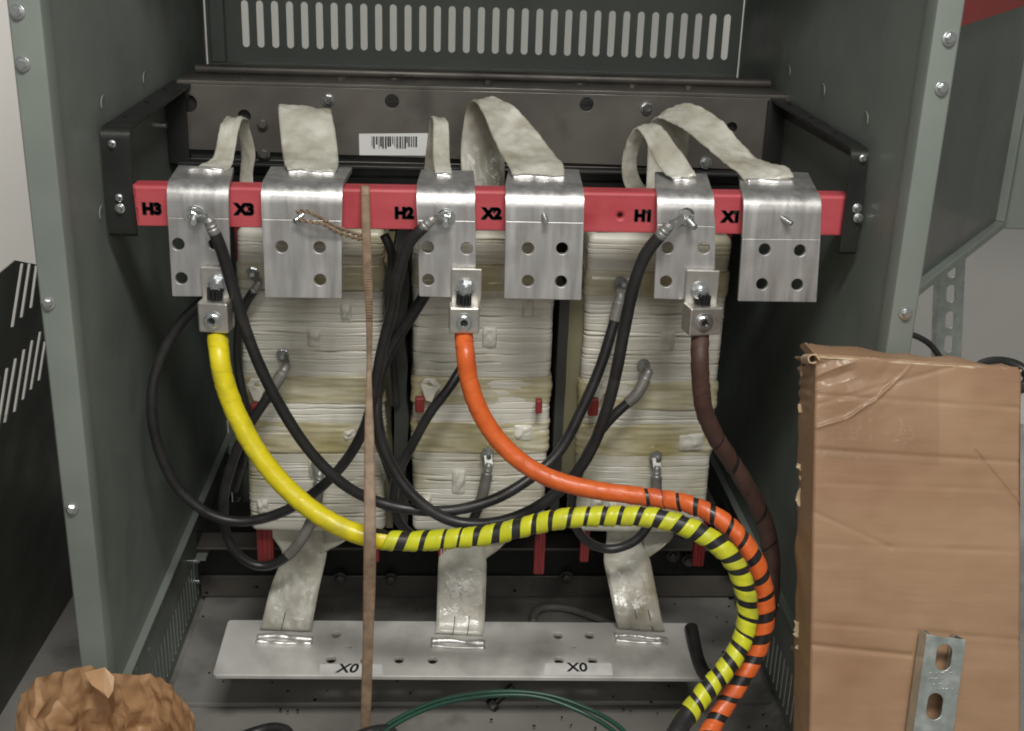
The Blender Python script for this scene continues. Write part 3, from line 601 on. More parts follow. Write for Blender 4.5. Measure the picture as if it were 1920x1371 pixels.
for k_, ribs in enumerate(NS):
    R2 = [(PY(a, b, Y), PY(c, d, Y)) for a, b, c, d, Y in ribs[:-1]]
    a, b, c, d, Y = ribs[-1]; R2.append((PP(a, b, cB, nB) + nB * .003, PP(c, d, cB, nB) + nB * .003))
    mb = MB(); ribbon(mb, R2, t=.0045, nu=16, crumple=.0013, seed=60 + k_); sp = mb.build('flexible_strap', M['strap'], nb, sharp=3)
    mb = MB()
    for u in ((.42,), (.38, .68), (.45, .74))[k_]:   # splits between the foils
        L = [Vector(p).lerp(Vector(q), u) + Vector((0, -.0032, .0012)) for p, q in R2[-3:]]; L[0] = L[1].lerp(L[0], .25); tube(mb, L, .0006, 6, .006)
    mb.build('foil_gap', M['ink'], sp)
    p = PP(a - 6, b + 14, cB, nB) + nB * .001; q = PP(c + 4, d + 14, cB, nB) + nB * .001; mb = MB()
    tube(mb, [p, p.lerp(q, .35) + nB * .001 + Vector((0, .003, 0)), p.lerp(q, .7), q], .0048, 10, .003, wob=.8)
    tube(mb, [p + Vector((0, -.010, -.001)), p.lerp(q, .5) + Vector((0, -.012, -.001)), q + Vector((0, -.010, -.001))], .003, 10, .003, wob=.8)
    mb.build('weld_bead', M['weld'], nb, sharp=3)
# side pieces of tape folding out of the strap tops
for pts in ([(600, 1010, 668, 1000, 1.66), (600, 1040, 640, 1018, 1.65)], [(905, 1020, 960, 1005, 1.66), (905, 1052, 935, 1030, 1.65)], [(1205, 1025, 1262, 1008, 1.66), (1212, 1048, 1238, 1030, 1.65)]):
    mb = MB(); a = pts[0]; b = pts[1]; ribbon(mb, [(PY(a[0], a[1] - 30, a[4]), PY(a[2], a[3] - 25, a[4])), (PY(a[0], a[1], a[4]), PY(a[2], a[3], a[4])), (PY(b[0], b[1], b[4]), PY(b[2], b[3], b[4]))], t=.004, nu=10, seed=a[0]); mb.build('tape_fold', M['strap'], nb, sharp=3)
mb = MB(); tube(mb, cp([(1296, 1176, 1.60), (1300, 1200, 1.575), (1308, 1235, 1.54), (1320, 1262, 1.505), (1332, 1270, 1.49)]), .0105, 14); mb.build('edge_guard', M['black'], nb)

# ---------------------------------------------------------------- mechanical lugs + power cables
def mlug(tang, body, boltp, scr, lab, twist=0):
    Yt = YP - .0035; root = empty('cable_lug', PY((body[0] + body[2]) / 2, body[3], Yt - .02), lab, 'cable lug', 'lugs clamping the coloured cables')
    mb = MB(); a, b = PY(tang[0], tang[1], Yt - .007), PY(tang[2], tang[3], Yt - .007); zb = b.z - .006
    mb.box(((a.x + b.x) / 2, Yt - .0065, (a.z + zb) / 2), (b.x - a.x, .0065, a.z - zb)); mb.build('tang', M['lug'], root, bevel=.001)
    c0, c1 = PY(body[0], body[1], Yt - .034), PY(body[2], body[3], Yt - .034); w = c1.x - c0.x; hh = c0.z - c1.z; cz = (c0.z + c1.z) / 2; cx = (c0.x + c1.x) / 2
    mb = MB(); mb.box((cx, Yt - .0195, cz), (w, .030, hh), Matrix.Rotation(twist, 3, 'Z')); mb.build('barrel', M['lug'], root, bevel=.0022)
    p = PY(*scr, Yt - .0345); ax = Vector((math.sin(twist), -1, 0))
    mb = MB(); mb.rev(p, ax, [(0, .0125), (.001, .0125), (.0012, .0095), (.0042, .0095), (.005, .0085), (.005, .0052), (.0015, .0050)], 24); mb.build('clamp_screw', M['zinc'], root, sharp=.5)
    mb = MB(); mb.rev(p + ax * .0014, ax, [(0, .0051), (.0004, .0051)], 6, False); mb.build('hex_socket', M['blacksteel'], root)
    bp = PY(*boltp, Yt - .0105); mb = MB(); mb.rev(bp, (0, -1, 0), [(0, .0125), (.002, .0125)], 24); mb.rev(bp - Vector((0, .002, 0)), (0, -1, 0), [(0, .010), (.0075, .010), (.009, .0075)], 6, False); mb.cyl(bp - Vector((0, .009, 0)), bp - Vector((0, .013, 0)), .005, 14)
    mb.build('hex_bolt', M['zinc'], root)
    # bare strands above the barrel
    top = Vector((cx, Yt - .0195, cz + hh / 2 - .004)); mb = MB()
    for i in range(19):
        a_ = i * 2.4; r_ = .0026 * math.sqrt(i) * .82; q = top + Vector((r_ * math.cos(a_), r_ * math.sin(a_), 0)); L = .018 + random.uniform(-.002, .002); tube(mb, [q, q + Vector((0, 0, L / 2)), q + Vector((.0004, .0003, L))], .0017, 6, .006)
    mb.build('bare_strands', M['blacksteel'], root)
    return root, Vector((cx, Yt - .0195, cz - hh / 2))
l1, e1 = mlug((376, 500, 432, 560), (371, 568, 432, 625), (407, 532), (398, 601), 'tin plated lug bolted under the H3 pad, holding the yellow cable', -.12)
l2, e2 = mlug((847, 503, 902, 575), (842, 577, 898, 626), (873, 540), (870, 605), 'tin plated lug bolted under the H2 pad, holding the orange cable', .03)
l3, e3 = mlug((1288, 506, 1343, 572), (1290, 577, 1350, 630), (1312, 546), (1320, 605), 'tin plated lug bolted under the H1 pad, holding the brown cable', .18)
def power(name, e, pts, r, full_to, m_full, m_spiral, pitch, w, lab, hand, ph=0, seed=0, end_bare=None, p2=None, w2=None):
    P = [e + Vector((0, 0, .006)), e + Vector((0, 0, -.008))] + cp(pts)
    root = empty('power_cable', (e.x, e.y, min(p.z for p in P)), lab, 'power cable', 'taped power cables')
    mb = MB(); Q = tube(mb, P, r, 22, .004); jk = mb.build('jacket', M['black'], root)
    sl = np.concatenate([[0], np.cumsum(np.linalg.norm(np.diff(Q, axis=0), axis=1))]); tot = sl[-1]
    k = int(np.argmin([math.hypot(*(np.array(px_of(q)) - np.array(full_to))) for q in Q])) if full_to else len(Q) - 1
    mb = MB(); helix(mb, Q, r, .012, sl[k] - pitch * .45, .020, .030, hand, 6, ph, seed + 5); mb.build('tape_wrap', M[m_full], jk, sharp=3)
    if full_to:
        send = tot if not end_bare else sl[int(np.argmin([math.hypot(*(np.array(px_of(q)) - np.array(end_bare))) for q in Q]))]
        mb = MB(); helix(mb, Q, r + .0003, sl[k] - pitch * .5, send, pitch, w, hand, 7, ph, seed, p2, w2); mb.build('spiral_tape', M[m_spiral], jk, sharp=3)
    return Q, sl, root, jk
def px_of(p):
    v = p[0] * AX + p[1] * AY + (p[2] - H) * AZ; return 960 + FPX * v[0] / v[2], 685.5 + FPX * v[1] / v[2]
YEL = [(411, 665, 1.43), (418, 705, 1.425), (434, 755, 1.42), (466, 822, 1.41), (510, 885, 1.40), (562, 938, 1.39), (622, 980, 1.38), (690, 1007, 1.37), (760, 1015, 1.365), (840, 1011, 1.36), (920, 1003, 1.355), (1000, 984, 1.35), (1060, 972, 1.345), (1130, 968, 1.34), (1205, 969, 1.33), (1265, 980, 1.32), (1325, 1006, 1.31), (1370, 1045, 1.30), (1394, 1095, 1.295), (1402, 1150, 1.29), (1390, 1205, 1.28), (1360, 1255, 1.265), (1325, 1295, 1.25), (1290, 1340, 1.23), (1262, 1385, 1.20), (1240, 1440, 1.17)]
ORG = [(873, 665, 1.43), (877, 700, 1.43), (892, 755, 1.425), (928, 818, 1.42), (980, 868, 1.41), (1040, 900, 1.40), (1110, 918, 1.39), (1180, 928, 1.385), (1235, 935, 1.38), (1290, 945, 1.365), (1345, 970, 1.345), (1390, 1010, 1.33), (1420, 1060, 1.32), (1434, 1115, 1.315), (1434, 1170, 1.305), (1418, 1225, 1.295), (1390, 1275, 1.28), (1358, 1325, 1.265), (1328, 1375, 1.24), (1300, 1440, 1.2)]
BRN = [(1312, 670, 1.435), (1314, 720, 1.44), (1322, 775, 1.45), (1345, 825, 1.46), (1375, 870, 1.47), (1408, 925, 1.475), (1434, 980, 1.475), (1446, 1040, 1.465), (1446, 1100, 1.45), (1438, 1160, 1.43), (1420, 1215, 1.40), (1388, 1270, 1.375), (1352, 1330, 1.345), (1310, 1420, 1.30)]
power('y', e1, YEL, .0118, (722, 1013), 'yellow', 'yellowg', .0262, .0180, 'thick yellow taped power cable from the H3 pad, lower half spiral striped', -1, seed=1, p2=.0225, w2=.0132, end_bare=(1284, 1350))
power('o', e2, ORG, .0108, (1205, 930), 'orange', 'orange', .0215, .0180, 'thick orange taped power cable from the H2 pad, spiral striped near its end', 1, seed=2, p2=.032, w2=.018)
Qb, slb, rb, jb = power('b', e3, BRN, .0106, (1340, 815), 'brown', 'brown', .046, .043, 'thick dark brown taped power cable from the H1 pad', 1, seed=3)

# ---------------------------------------------------------------- black control / tap cables
def cable(pts, lab, r=.0068, lugs=((), ()), sleeves=(0, 0), name='tap_cable', group='thin black jumper cables of the transformer', m='black'):
    P = cp(pts); root = empty(name, (sum(p.x for p in P) / len(P), sum(p.y for p in P) / len(P), min(p.z for p in P)), lab, 'cable', group)
    mb = MB(); Q = tube(mb, P, r, 14, .004, wob=.05); mb.build('jacket', M[m], root, sharp=3)
    for e, tgt, q0, q1 in ((0, lugs[0], Q[0], Q[3]), (1, lugs[1], Q[-1], Q[-4])):
        if tgt:
            b = PY(*tgt); q0 = Vector(q0); d = (Vector(q0) - Vector(q1)).normalized(); mb = MB()
            mb.rev(q0 - d * .004, d, [(0, r * .98), (.006, r * 1.0), (.0075, r * .86), (.011, r * .98), (.0125, r * .86), (.018, r * .9), (.022, r * .5)], 16)
            s = q0 + d * .016; w = (b - s).cross(Vector((0, -1, 0))).normalized() * r * .8; t = Vector((0, -.0012, 0))
            mb.add([s + w + t, s - w + t, b - w + t, b + w + t, s + w - t, s - w - t, b - w - t, b + w - t], [(0, 1, 2, 3), (4, 5, 6, 7), (0, 1, 5, 4), (2, 3, 7, 6), (1, 2, 6, 5), (0, 3, 7, 4)])
            mb.rev(b + t, (0, 1, 0), [(0, r * 1.2), (.0024, r * 1.2)], 20); mb.build('ring_lug', M['tin'], root)
    n = len(Q)
    for e, L in enumerate(sleeves):
        if L:
            k = max(6, int(L / .004)); seg = Q[:k] if e == 0 else Q[-k:]; mb = MB(); tube(mb, seg, r + .0012, 14); mb.build('sleeve', M['greyc'], root)
    return root
cable([(400, 432, 1.445), (415, 468, 1.45), (438, 545, 1.46), (474, 655, 1.47), (520, 752, 1.48), (578, 842, 1.49), (640, 905, 1.495), (700, 938, 1.50), (770, 955, 1.50), (850, 957, 1.50), (930, 935, 1.505), (1000, 893, 1.52), (1050, 845, 1.535), (1090, 770, 1.55), (1125, 690, 1.565), (1150, 610, 1.58), (1160, 570, 1.59)],
      'black cable from the H3 pad stud to the top tap of the right coil', r=.0078, lugs=((368, 405, 1.466), (1164, 532, 1.606)), sleeves=(0, .03))
cable([(1240, 440, 1.445), (1212, 475, 1.45), (1190, 530, 1.455), (1172, 610, 1.46), (1157, 690, 1.465), (1140, 760, 1.47), (1110, 840, 1.475), (1065, 905, 1.48), (1000, 955, 1.48), (930, 980, 1.48), (860, 980, 1.485), (800, 952, 1.49), (750, 900, 1.50), (716, 830, 1.51), (706, 760, 1.52), (716, 695, 1.54), (740, 640, 1.55), (770, 595, 1.55), (800, 548, 1.55)],
      'black cable from the H1 pad stud looping up behind the H2 pad', r=.0082, lugs=((1284, 408, 1.466), ()))
cable([(796, 425, 1.455), (768, 455, 1.46), (748, 510, 1.47), (735, 580, 1.49), (715, 660, 1.50), (700, 740, 1.51), (684, 800, 1.52), (650, 862, 1.53), (600, 915, 1.54), (530, 960, 1.55), (455, 978, 1.55), (390, 962, 1.55), (330, 910, 1.55), (294, 830, 1.55), (284, 750, 1.55), (298, 680, 1.56), (335, 610, 1.57), (385, 560, 1.58), (420, 520, 1.59)],
      'black cable from the H2 pad stud looping wide towards the left wall', r=.0074, lugs=((832, 411, 1.466), ()))
cable([(1209, 712, 1.585), (1192, 742, 1.575), (1150, 780, 1.57), (1115, 825, 1.57), (1088, 880, 1.57), (1072, 940, 1.575), (1078, 985, 1.58), (1105, 1018, 1.58), (1145, 1030, 1.58), (1188, 1016, 1.58), (1215, 985, 1.585), (1228, 940, 1.59), (1231, 895, 1.595)],
      'short jumper between the two lower taps of the right coil, hanging below it', r=.0072, lugs=((1207, 686, 1.606), (1230, 858, 1.606)), sleeves=(.045, .05))
cable([(866, 690, 1.59), (842, 728, 1.575), (806, 775, 1.57), (770, 840, 1.57), (745, 890, 1.57), (738, 940, 1.575), (752, 985, 1.58), (790, 1012, 1.58), (840, 1018, 1.58), (880, 985, 1.585), (903, 935, 1.59), (913, 890, 1.595)],
      'short jumper between the taps of the middle coil, passing behind the striped yellow cable', r=.0072, lugs=((), (915, 853, 1.606)), sleeves=(0, .05))
cable([(528, 702, 1.585), (500, 748, 1.575), (466, 800, 1.57), (438, 860, 1.57), (420, 930, 1.575), (424, 1000, 1.58), (452, 1045, 1.58), (495, 1062, 1.58), (540, 1042, 1.58), (575, 995, 1.585), (592, 950, 1.59), (598, 905, 1.595)],
      'grey-sleeved jumper at the left coil, its loop hanging below the left corner', r=.0072, lugs=((530, 668, 1.606), (594, 872, 1.606)), sleeves=(.03, .13))
cable([(476, 545, 1.60), (458, 575, 1.605), (447, 620, 1.607), (446, 680, 1.607), (456, 740, 1.60), (468, 790, 1.60), (458, 850, 1.61), (440, 920, 1.62)], 'black cable running straight down the left edge of the left coil', r=.0062, lugs=((474, 515, 1.606), ()))
cable([(760, 470, 1.53), (742, 560, 1.54), (722, 650, 1.56), (712, 730, 1.575), (702, 800, 1.59), (735, 900, 1.6), (752, 985, 1.60)], 'black cable running down between the left and middle coils behind the other cables', r=.0066)
cable([(720, 440, 1.56), (735, 480, 1.56), (728, 560, 1.58), (735, 650, 1.60), (742, 760, 1.61)], 'short dark lead dropping between the coils just right of the hanging strap', r=.0064)

# ---------------------------------------------------------------- hanging strap and cord
hs_ = empty('hanging_strap', PY(688, 1371, 1.41), 'long brown flat plastic strap hanging from the red board to the floor', 'strap')
ribs = [(676, 352, 692, 352, 1.535), (676, 349, 692, 349, 1.50), (677, 362, 693, 362, 1.488), (678, 430, 695, 430, 1.480), (681, 520, 698, 520, 1.474), (686, 600, 699, 600, 1.468), (687, 690, 697, 690, 1.462), (685, 760, 699, 760, 1.455), (683, 830, 702, 830, 1.448), (682, 1000, 705, 1000, 1.33), (681, 1100, 704, 1100, 1.32), (680, 1200, 700, 1200, 1.32), (677, 1300, 697, 1300, 1.33), (676, 1380, 694, 1380, 1.33), (675, 1440, 693, 1440, 1.33)]
ribs = [(a, b, c, d, Y) if b < 700 else (a, b, c, d, 1.325 if b >= 1000 else 1.455 + (b - 690) * -.0004) for a, b, c, d, Y in ribs]
mb = MB(); ribbon(mb, rr_px(ribs), t=.0022, nu=6, step=.002, crumple=.0003); mb.build('strap', M['cord'], hs_, sharp=3)
mb = MB()
for i in range(46):
    y = 366 + i * 5.2; f = (y - 366) / 234; Y = 1.488 - .02 * f - .0022; x0 = 677 + 9 * f; x1 = 693 + 6 * f; p, q = PY(x0, y, Y), PY(x1, y, Y); mb.box((p + q) / 2, ((q - p).length, .0012, .0016))
mb.build('strap_teeth', M['cord'], hs_)
cd = empty('tie_cord', PY(660, 445, 1.48), 'short twisted brown cord tied round the stud of the X3 pad', 'cord')
P1 = cp([(556, 398, 1.462), (575, 396, 1.456), (600, 408, 1.458), (630, 425, 1.468), (662, 437, 1.482), (690, 445, 1.49)]); P2 = cp([(560, 412, 1.462), (580, 416, 1.456), (605, 420, 1.458), (635, 436, 1.468), (665, 446, 1.482), (690, 452, 1.49)])
for P in (P1, P2):
    mb = MB(); Q = densify(P, .002); T, N_, B_ = frames(Q)
    for ph in (0, math.pi):
        Z = np.array([Q[i] + .0016 * (math.cos(i * .75 + ph) * N_[i] + math.sin(i * .75 + ph) * B_[i]) for i in range(len(Q))]); tube(mb, Z, .0013, 8)
    mb.build('cord_strand', M['cord'], cd, sharp=3)

# ---------------------------------------------------------------- green wires, black rings, floor bits
for k_, (P, lab) in enumerate((([(690, 1385, 1.30), (750, 1345, 1.33), (830, 1312, 1.36), (930, 1297, 1.38), (1020, 1302, 1.38), (1100, 1328, 1.36), (1160, 1362, 1.33), (1190, 1400, 1.30)], 'dark green wire arching over the floor, upper of the two'),
                ([(696, 1392, 1.29), (752, 1352, 1.32), (832, 1319, 1.35), (930, 1304, 1.37), (1015, 1308, 1.37), (1100, 1340, 1.35), (1155, 1375, 1.32), (1180, 1410, 1.29)], 'dark green wire arching over the floor, lower of the two'))):
    mb = MB(); tube(mb, cp(P), .0032, 10); tag(mb.build('ground_wire', M['green'], sharp=3), lab, 'wire', 'green wires near the floor')
for k_, (x, lab) in enumerate(((497, 'black coiled cable end at the bottom edge, left of the hanging strap'), (702, 'black coiled cable end at the bottom edge, under the hanging strap'))):
    c = PY(x, 1385, 1.30); mb = MB(); r = .032 if k_ == 0 else .026
    for j in range(3): tube(mb, [c + Vector((r * math.cos(a), r * .6 * math.sin(a), -.010 * j + .004 * math.sin(a * 2))) for a in np.linspace(0, 2 * math.pi, 16)], .008, 12)
    mb.f = mb.f; tag(mb.build('cable_coil', M['black'], sharp=3), lab, 'cable coil')
mb = MB(); p = PZ(928, 1318, .01); q = PZ(962, 1286, .03); mb.cyl(p, q, .006, 12); mb.rev(p, p - q, [(0, .011), (.010, .011)], 6, False); tag(mb.build('loose_bolt', M['blacksteel']), 'dark loose bolt lying on the cabinet floor below the bus bar', 'bolt')
mb = MB(); tube(mb, [PZ(x, y, .016) for x, y in ((1000, 1168), (1002, 1150), (1022, 1139), (1060, 1140), (1100, 1152), (1140, 1166), (1170, 1172))], .007, 12); tag(mb.build('plastic_tube', M['greyc'], sharp=3), 'grey flexible tube lying on the cabinet floor behind the bus bar', 'tube')
rnd = random.Random(5); mb = MB()
for i in range(90):
    p = PZ(rnd.uniform(380, 1450), rnd.uniform(1130, 1371), .009); mb.box(p, (rnd.uniform(.001, .005), rnd.uniform(.001, .004), .002), Matrix.Rotation(rnd.uniform(0, 3), 3, 'Z'))
tag(mb.build('debris', M['blacksteel'], loc=(0, 1.6, 0)), 'small dark crumbs scattered over the cabinet floor', 'debris', kind='stuff')

# ---------------------------------------------------------------- cardboard box (leans back against the right post)
FWD = Vector((AX[2], AY[2], AZ[2]))
BT = PY(1530, 668, 1.262)
def on_plane(px, py, off=0.0): return PP(px, py, BT - FWD * off, FWD)
def onto_floor(px0, py0, px1, py1, off=0.0):
    a, b = on_plane(px0, py0, off), on_plane(px1, py1, off); k = (a.z - .004) / (a.z - b.z); return a + (b - a) * k
c00, c10 = onto_floor(1530, 668, 1518, 1371), onto_floor(1916, 694, 1913, 1371); c01, c11 = on_plane(1530, 668), on_plane(1916, 694)
hz = (c01 - c00).length; wF = (c11 - c01).length; dp = .075; sc = wF / 387
bx = empty('cardboard_box', (c00 + c10) / 2, 'tall brown cardboard box with crushed taped corner leaning at the right', 'box')
def bmap(mb):
    for k, v in enumerate(mb.v):
        u, t = v.x / wF, v.z / hz; mb.v[k] = c00 * (1 - u) * (1 - t) + c10 * u * (1 - t) + c01 * (1 - u) * t + c11 * u * t + FWD * v.y
    return mb
def crush(X, Z):
    d = 0; tz = hz - Z; tx = X
    k = max(0, 1 - tx / .095) * max(0, 1 - tz / .088); k = min(1, k * 1.8)
    ph = Z * 1.0 - X * .50 + .016 * noise.noise(Vector((X * 16, 2, Z * 22)))
    t = (ph * 46) % 1; k *= min(1, max(0, .55 + 1.6 * noise.noise(Vector((X * 28, 6, Z * 14))))); d -= k * .0060 * (abs(2 * t - 1) ** .8) * (.7 + .8 * noise.noise(Vector((X * 22, 0, Z * 40))))
    e = tz - (.082 - .25 * tx - 4.2 * tx * tx); d += .0034 * (.5 + 1.2 * abs(noise.noise(Vector((X * 30, 9, 0))))) * math.exp(-((e + .004 * noise.noise(Vector((X * 40, 3, 0)))) / .0026) ** 2) * (1 if .0 < tx < .115 else 0) * min(1, max(0, (.115 - tx) / .03))
    d -= .004 * math.exp(-((tz - .018 - .10 * max(0, .1 - tx)) / .010) ** 2) * max(0, 1 - tx / .15)
    for y0, a, sl, xm in ((843, .0016, 0, 1), (1020, .0008, .02, 1), (1168, .0013, -.03, 1), (1210, .0034, -.055, .115), (905, .0006, .02, 1), (740, .0014, 0, 1), (760, .0016, .35, .16), (960, .0012, -.4, .09)):
        e = tz - (y0 - 668) * sc + sl * tx; d -= a * math.exp(-(e / .0032) ** 2) * (1 if tx < xm else 0) * (.6 + .8 * noise.noise(Vector((X * 14, y0, 0))))
    d += .0034 * noise.noise(Vector((X * 8, 1, Z * 7))) + .0012 * noise.noise(Vector((X * 22, 4, Z * 18))) + .0004 * noise.noise(Vector((X * 40, 1, Z * 60)))
    e = (tz - .100) - (tx - .187) * 1.15
    if .184 < tx < .24: d -= .002 * math.exp(-(e / .0018) ** 2)
    return d
mb = MB(); G = []; nu, nv = 190, 520
for j in range(nv + 1):
    row_ = []; f = 1 - (1 - j / nv) ** 1.5
    for i in range(nu + 1):
        u = i / nu; X = wF * u; Z = (hz + .0022 * noise.noise(Vector((u * 9, 4, 0))) * f) * f; e = min(X, wF - X)
        row_.append(Vector((X, -crush(X, Z) + .003 * max(0, 1 - e / .003) ** 2, Z)))
    G.append(row_)
mb.grid(G, True); mb.grid([[p + Vector((0, .004, 0)) for p in r] for r in G], True); mb.grid([G[-1], [p + Vector((0, .004, 0)) for p in G[-1]]], False); bmap(mb).build('front_face', M['cardboard'], bx, sharp=3)
for xs, nm in ((0, 'side_face'), (wF, 'side_face')):
    mb = MB(); G = []
    for j in range(340):
        Z = hz * (1 - (1 - j / 339) ** 1.35); k = max(0, 1 - (hz - Z) / .085); row_ = []
        for i in range(9):
            v = i / 8; off = .0022 * noise.noise(Vector((v * 2, Z * 26, 3))) + k * (.0035 * noise.noise(Vector((v * 3, Z * 150, 9))) + .002 * math.sin(Z * 420))
            row_.append(Vector((xs + (-.001 * math.sin(v * math.pi) - off * v * 1.4 + .0002 if xs == 0 else -.0002), .0028 + dp * v, Z)))
        G.append(row_)
    mb.grid(G, True); bmap(mb).build(nm, M['cardboard'], bx, sharp=3)
mb = MB(); mb.box((wF / 2, dp, hz / 2), (wF - .003, .004, hz - .004)); bmap(mb).build('back_face', M['cardboard'], bx)
mb = MB(); G = []     # closed top: overlapping flaps rising to the back
for i in range(140):
    u = i / 139; X = wF * u; rz = .0165 - .009 * u + .004 * noise.noise(Vector((u * 6, 5, 1))); rg = .0012 * noise.noise(Vector((u * 70, 1, 0))); c0 = .0035 * max(0, 1 - u * 8)
    sg = .0045 + .002 * noise.noise(Vector((u * 11, 8, 0)))
    P = [(.002, -.006), (.004, -.002 - c0), (sg + .004, -.003 - c0), (sg + .005, .003 + rg), (.030, rz * .55 + .003 * noise.noise(Vector((u * 14, 2, 2)))), (.055, rz + rg), (dp, rz * .9 + rg), (dp, rz * .9 - .004), (.05, rz - .012), (.02, -.01)]
    G.append([Vector((X, y, hz + z)) for y, z in P])
mb.grid(G, True, True); n_ = 10; mb.f += [list(range(n_))[::-1], [len(mb.v) - n_ + q for q in range(n_)]]; mb.sm += [False] * 2; bmap(mb).build('top_flap', M['cardboard'], bx, sharp=.7)
mb = MB(); tube(mb, [Vector((wF * i / 60, .0015, hz - .001 + .0012 * noise.noise(Vector((i * .9, 3, 3))))) for i in range(61)], .0013, 8, .003, wob=.6); bmap(mb).build('worn_edge', M['cardedge'], bx, sharp=3)
rnd = random.Random(9)   # torn paper fibres down the left rear edge
for (yy, s_) in [(700, .6), (770, .9), (885, .9), (905, .6), (938, 1.2), (955, .8), (1195, 1.2), (1212, 1.0), (1238, .6)]:
    zc = hz - (yy - 668) * sc; mb = MB(); n_ = 8; y0 = dp * .8; ring = []
    for q in range(n_):
        a = 2 * math.pi * q / n_; rr = s_ * rnd.uniform(.003, .009); ring.append((rr * math.cos(a) * .7, rr * math.sin(a)))
    mb.add([Vector((-.001 + x, y0 + rnd.uniform(-.002, .002), zc + z)) for x, z in ring] + [Vector((-.001 + x, y0 + .0015, zc + z)) for x, z in ring], [list(range(n_)), list(range(n_, 2 * n_))[::-1]] + [[q, (q + 1) % n_, n_ + (q + 1) % n_, n_ + q] for q in range(n_)])
    bmap(mb).build('torn_fibre', M['cardedge'], bx)
mb = MB(); G = []   # rolled flute at the crushed corner
for q in range(40):
    a = 5.6 * q / 39; rr = .0065 - .00025 * a * a * .25 + .0006 * noise.noise(Vector((a * 3, 0, 0))); c = Vector((-.004, 0, hz - .004))
    G.append([c + Vector((rr * math.cos(a) * 1.1, -.004, rr * math.sin(a))), c + Vector((rr * math.cos(a) * 1.1, .03, rr * math.sin(a))), c + Vector(((rr - .0016) * math.cos(a) * 1.1, .03, (rr - .0016) * math.sin(a))), c + Vector(((rr - .0016) * math.cos(a) * 1.1, -.004, (rr - .0016) * math.sin(a)))])
mb.grid(G, True, True); bmap(mb).build('rolled_edge', M['cardedge'], bx, sharp=.7)
def bl_(px, py, off):
    tz = (py - (668 + (px - 1530) * .067)) * sc; X = (px - (1530 - (py - 668) * .017)) * sc; Z = hz - tz; return Vector((X, -crush(X, Z) - off, Z))
mb = MB(); G = []
for j in range(131):
    y = 672 + 185 * j / 130 + 3 * math.sin(j * .05); G.append([bl_(1533 + (1760 - 1533) * i / 160, y + 14 * i / 160, .0010 + .0008 * abs(noise.noise(Vector((i * .075, j * .09, 0)))) + 0.0075 * math.exp(-((1533 + i * 1.42 - 1708) / 26) ** 2 - ((y - 812) / 15) ** 2) * abs(noise.noise(Vector((i * .10, j * .34, 5))))) for i in range(161)])
mb.grid(G, True); bmap(mb).build('clear_tape', M['clear'], bx, sharp=3)
# ---------------------------------------------------------------- slotted strut channels
def strut(tl, tr, bl, br, m, lab, slots, dpt=.021, marks=()):
    root = empty('strut_channel', (bl + br) / 2, lab, 'strut channel', 'zinc plated slotted channels')
    w = (tr - tl).length; h = (tl - bl).length; uy = (tl - bl).normalized(); ux = tr - tl; ux = (ux - uy * ux.dot(uy)).normalized(); n = ux.cross(uy).normalized(); root.location = bl + ux * w / 2
    hs2 = []
    for (px, py, ww, hh) in slots:
        q = PP(px, py, tl, n); hs2.append(slot((q - bl).dot(ux), (q - bl).dot(uy), ww, hh))
    mb = MB(); me = plate_mesh(rrect(0, 0, w, h, .001), hs2, .0025, .0006); place(mb, me, bl - n * .0015, ux, uy); mb.build('slotted_web', M[m], root)
    for s_, base in ((0, bl), (1, bl + ux * w)):
        ins = ux if s_ == 0 else -ux; prof = [(0, 0), (0, -dpt), (.009, -dpt), (.009, -dpt + .007), (.0068, -dpt + .007), (.0068, -dpt + .0024), (.0023, -dpt + .0024), (.0023, 0)]
        G = [[base + ins * a + n * (b - .0026) for a, b in prof], [base + ins * a + n * (b - .0026) + uy * h for a, b in prof]]
        mb = MB(); mb.grid(G, False, True); mb.f += [[0, 1, 2, 7][::-1], [2, 3, 4, 5, 6, 7][::-1], [8, 9, 10, 15], [10, 11, 12, 13, 14, 15]]; mb.sm += [False] * 4; mb.build('side_lip', M[m], root)
    if marks:
        mb = MB(); rnd = random.Random(2)
        for k in range(26):
            q = PP(rnd.uniform(marks[0], marks[2]), marks[1] + (marks[3] - marks[1]) * rnd.choice((0, .35, .7, 1)), tl, n); mb.box(q, (rnd.uniform(.001, .0035), .0008, .0012), Matrix.Rotation(rnd.uniform(-.6, .6), 3, 'Y'))
        mb.build('stamped_marks', M['zinc'], root)
so = .030
strut(on_plane(1738, 1190, so), on_plane(1812, 1198, so), onto_floor(1738, 1190, 1713, 1371, so), onto_floor(1812, 1198, 1790, 1371, so), 'galv', 'short bright zinc slotted channel leaning against the cardboard box', [(1770, 1233, .0172, .030), (1753, 1325, .0172, .030), (1737, 1417, .0172, .030)], marks=(1744, 1262, 1788, 1292))
strut(PY(1762, 455, 2.1), PY(1812, 455, 2.1), PY(1753, 700, 2.1), PY(1803, 700, 2.1), 'galv', 'slotted channel standing against the wall behind the cabinet, right side', [(1785, 505, .016, .034), (1783, 551, .016, .034), (1781, 600, .016, .034), (1779, 645, .016, .034)])

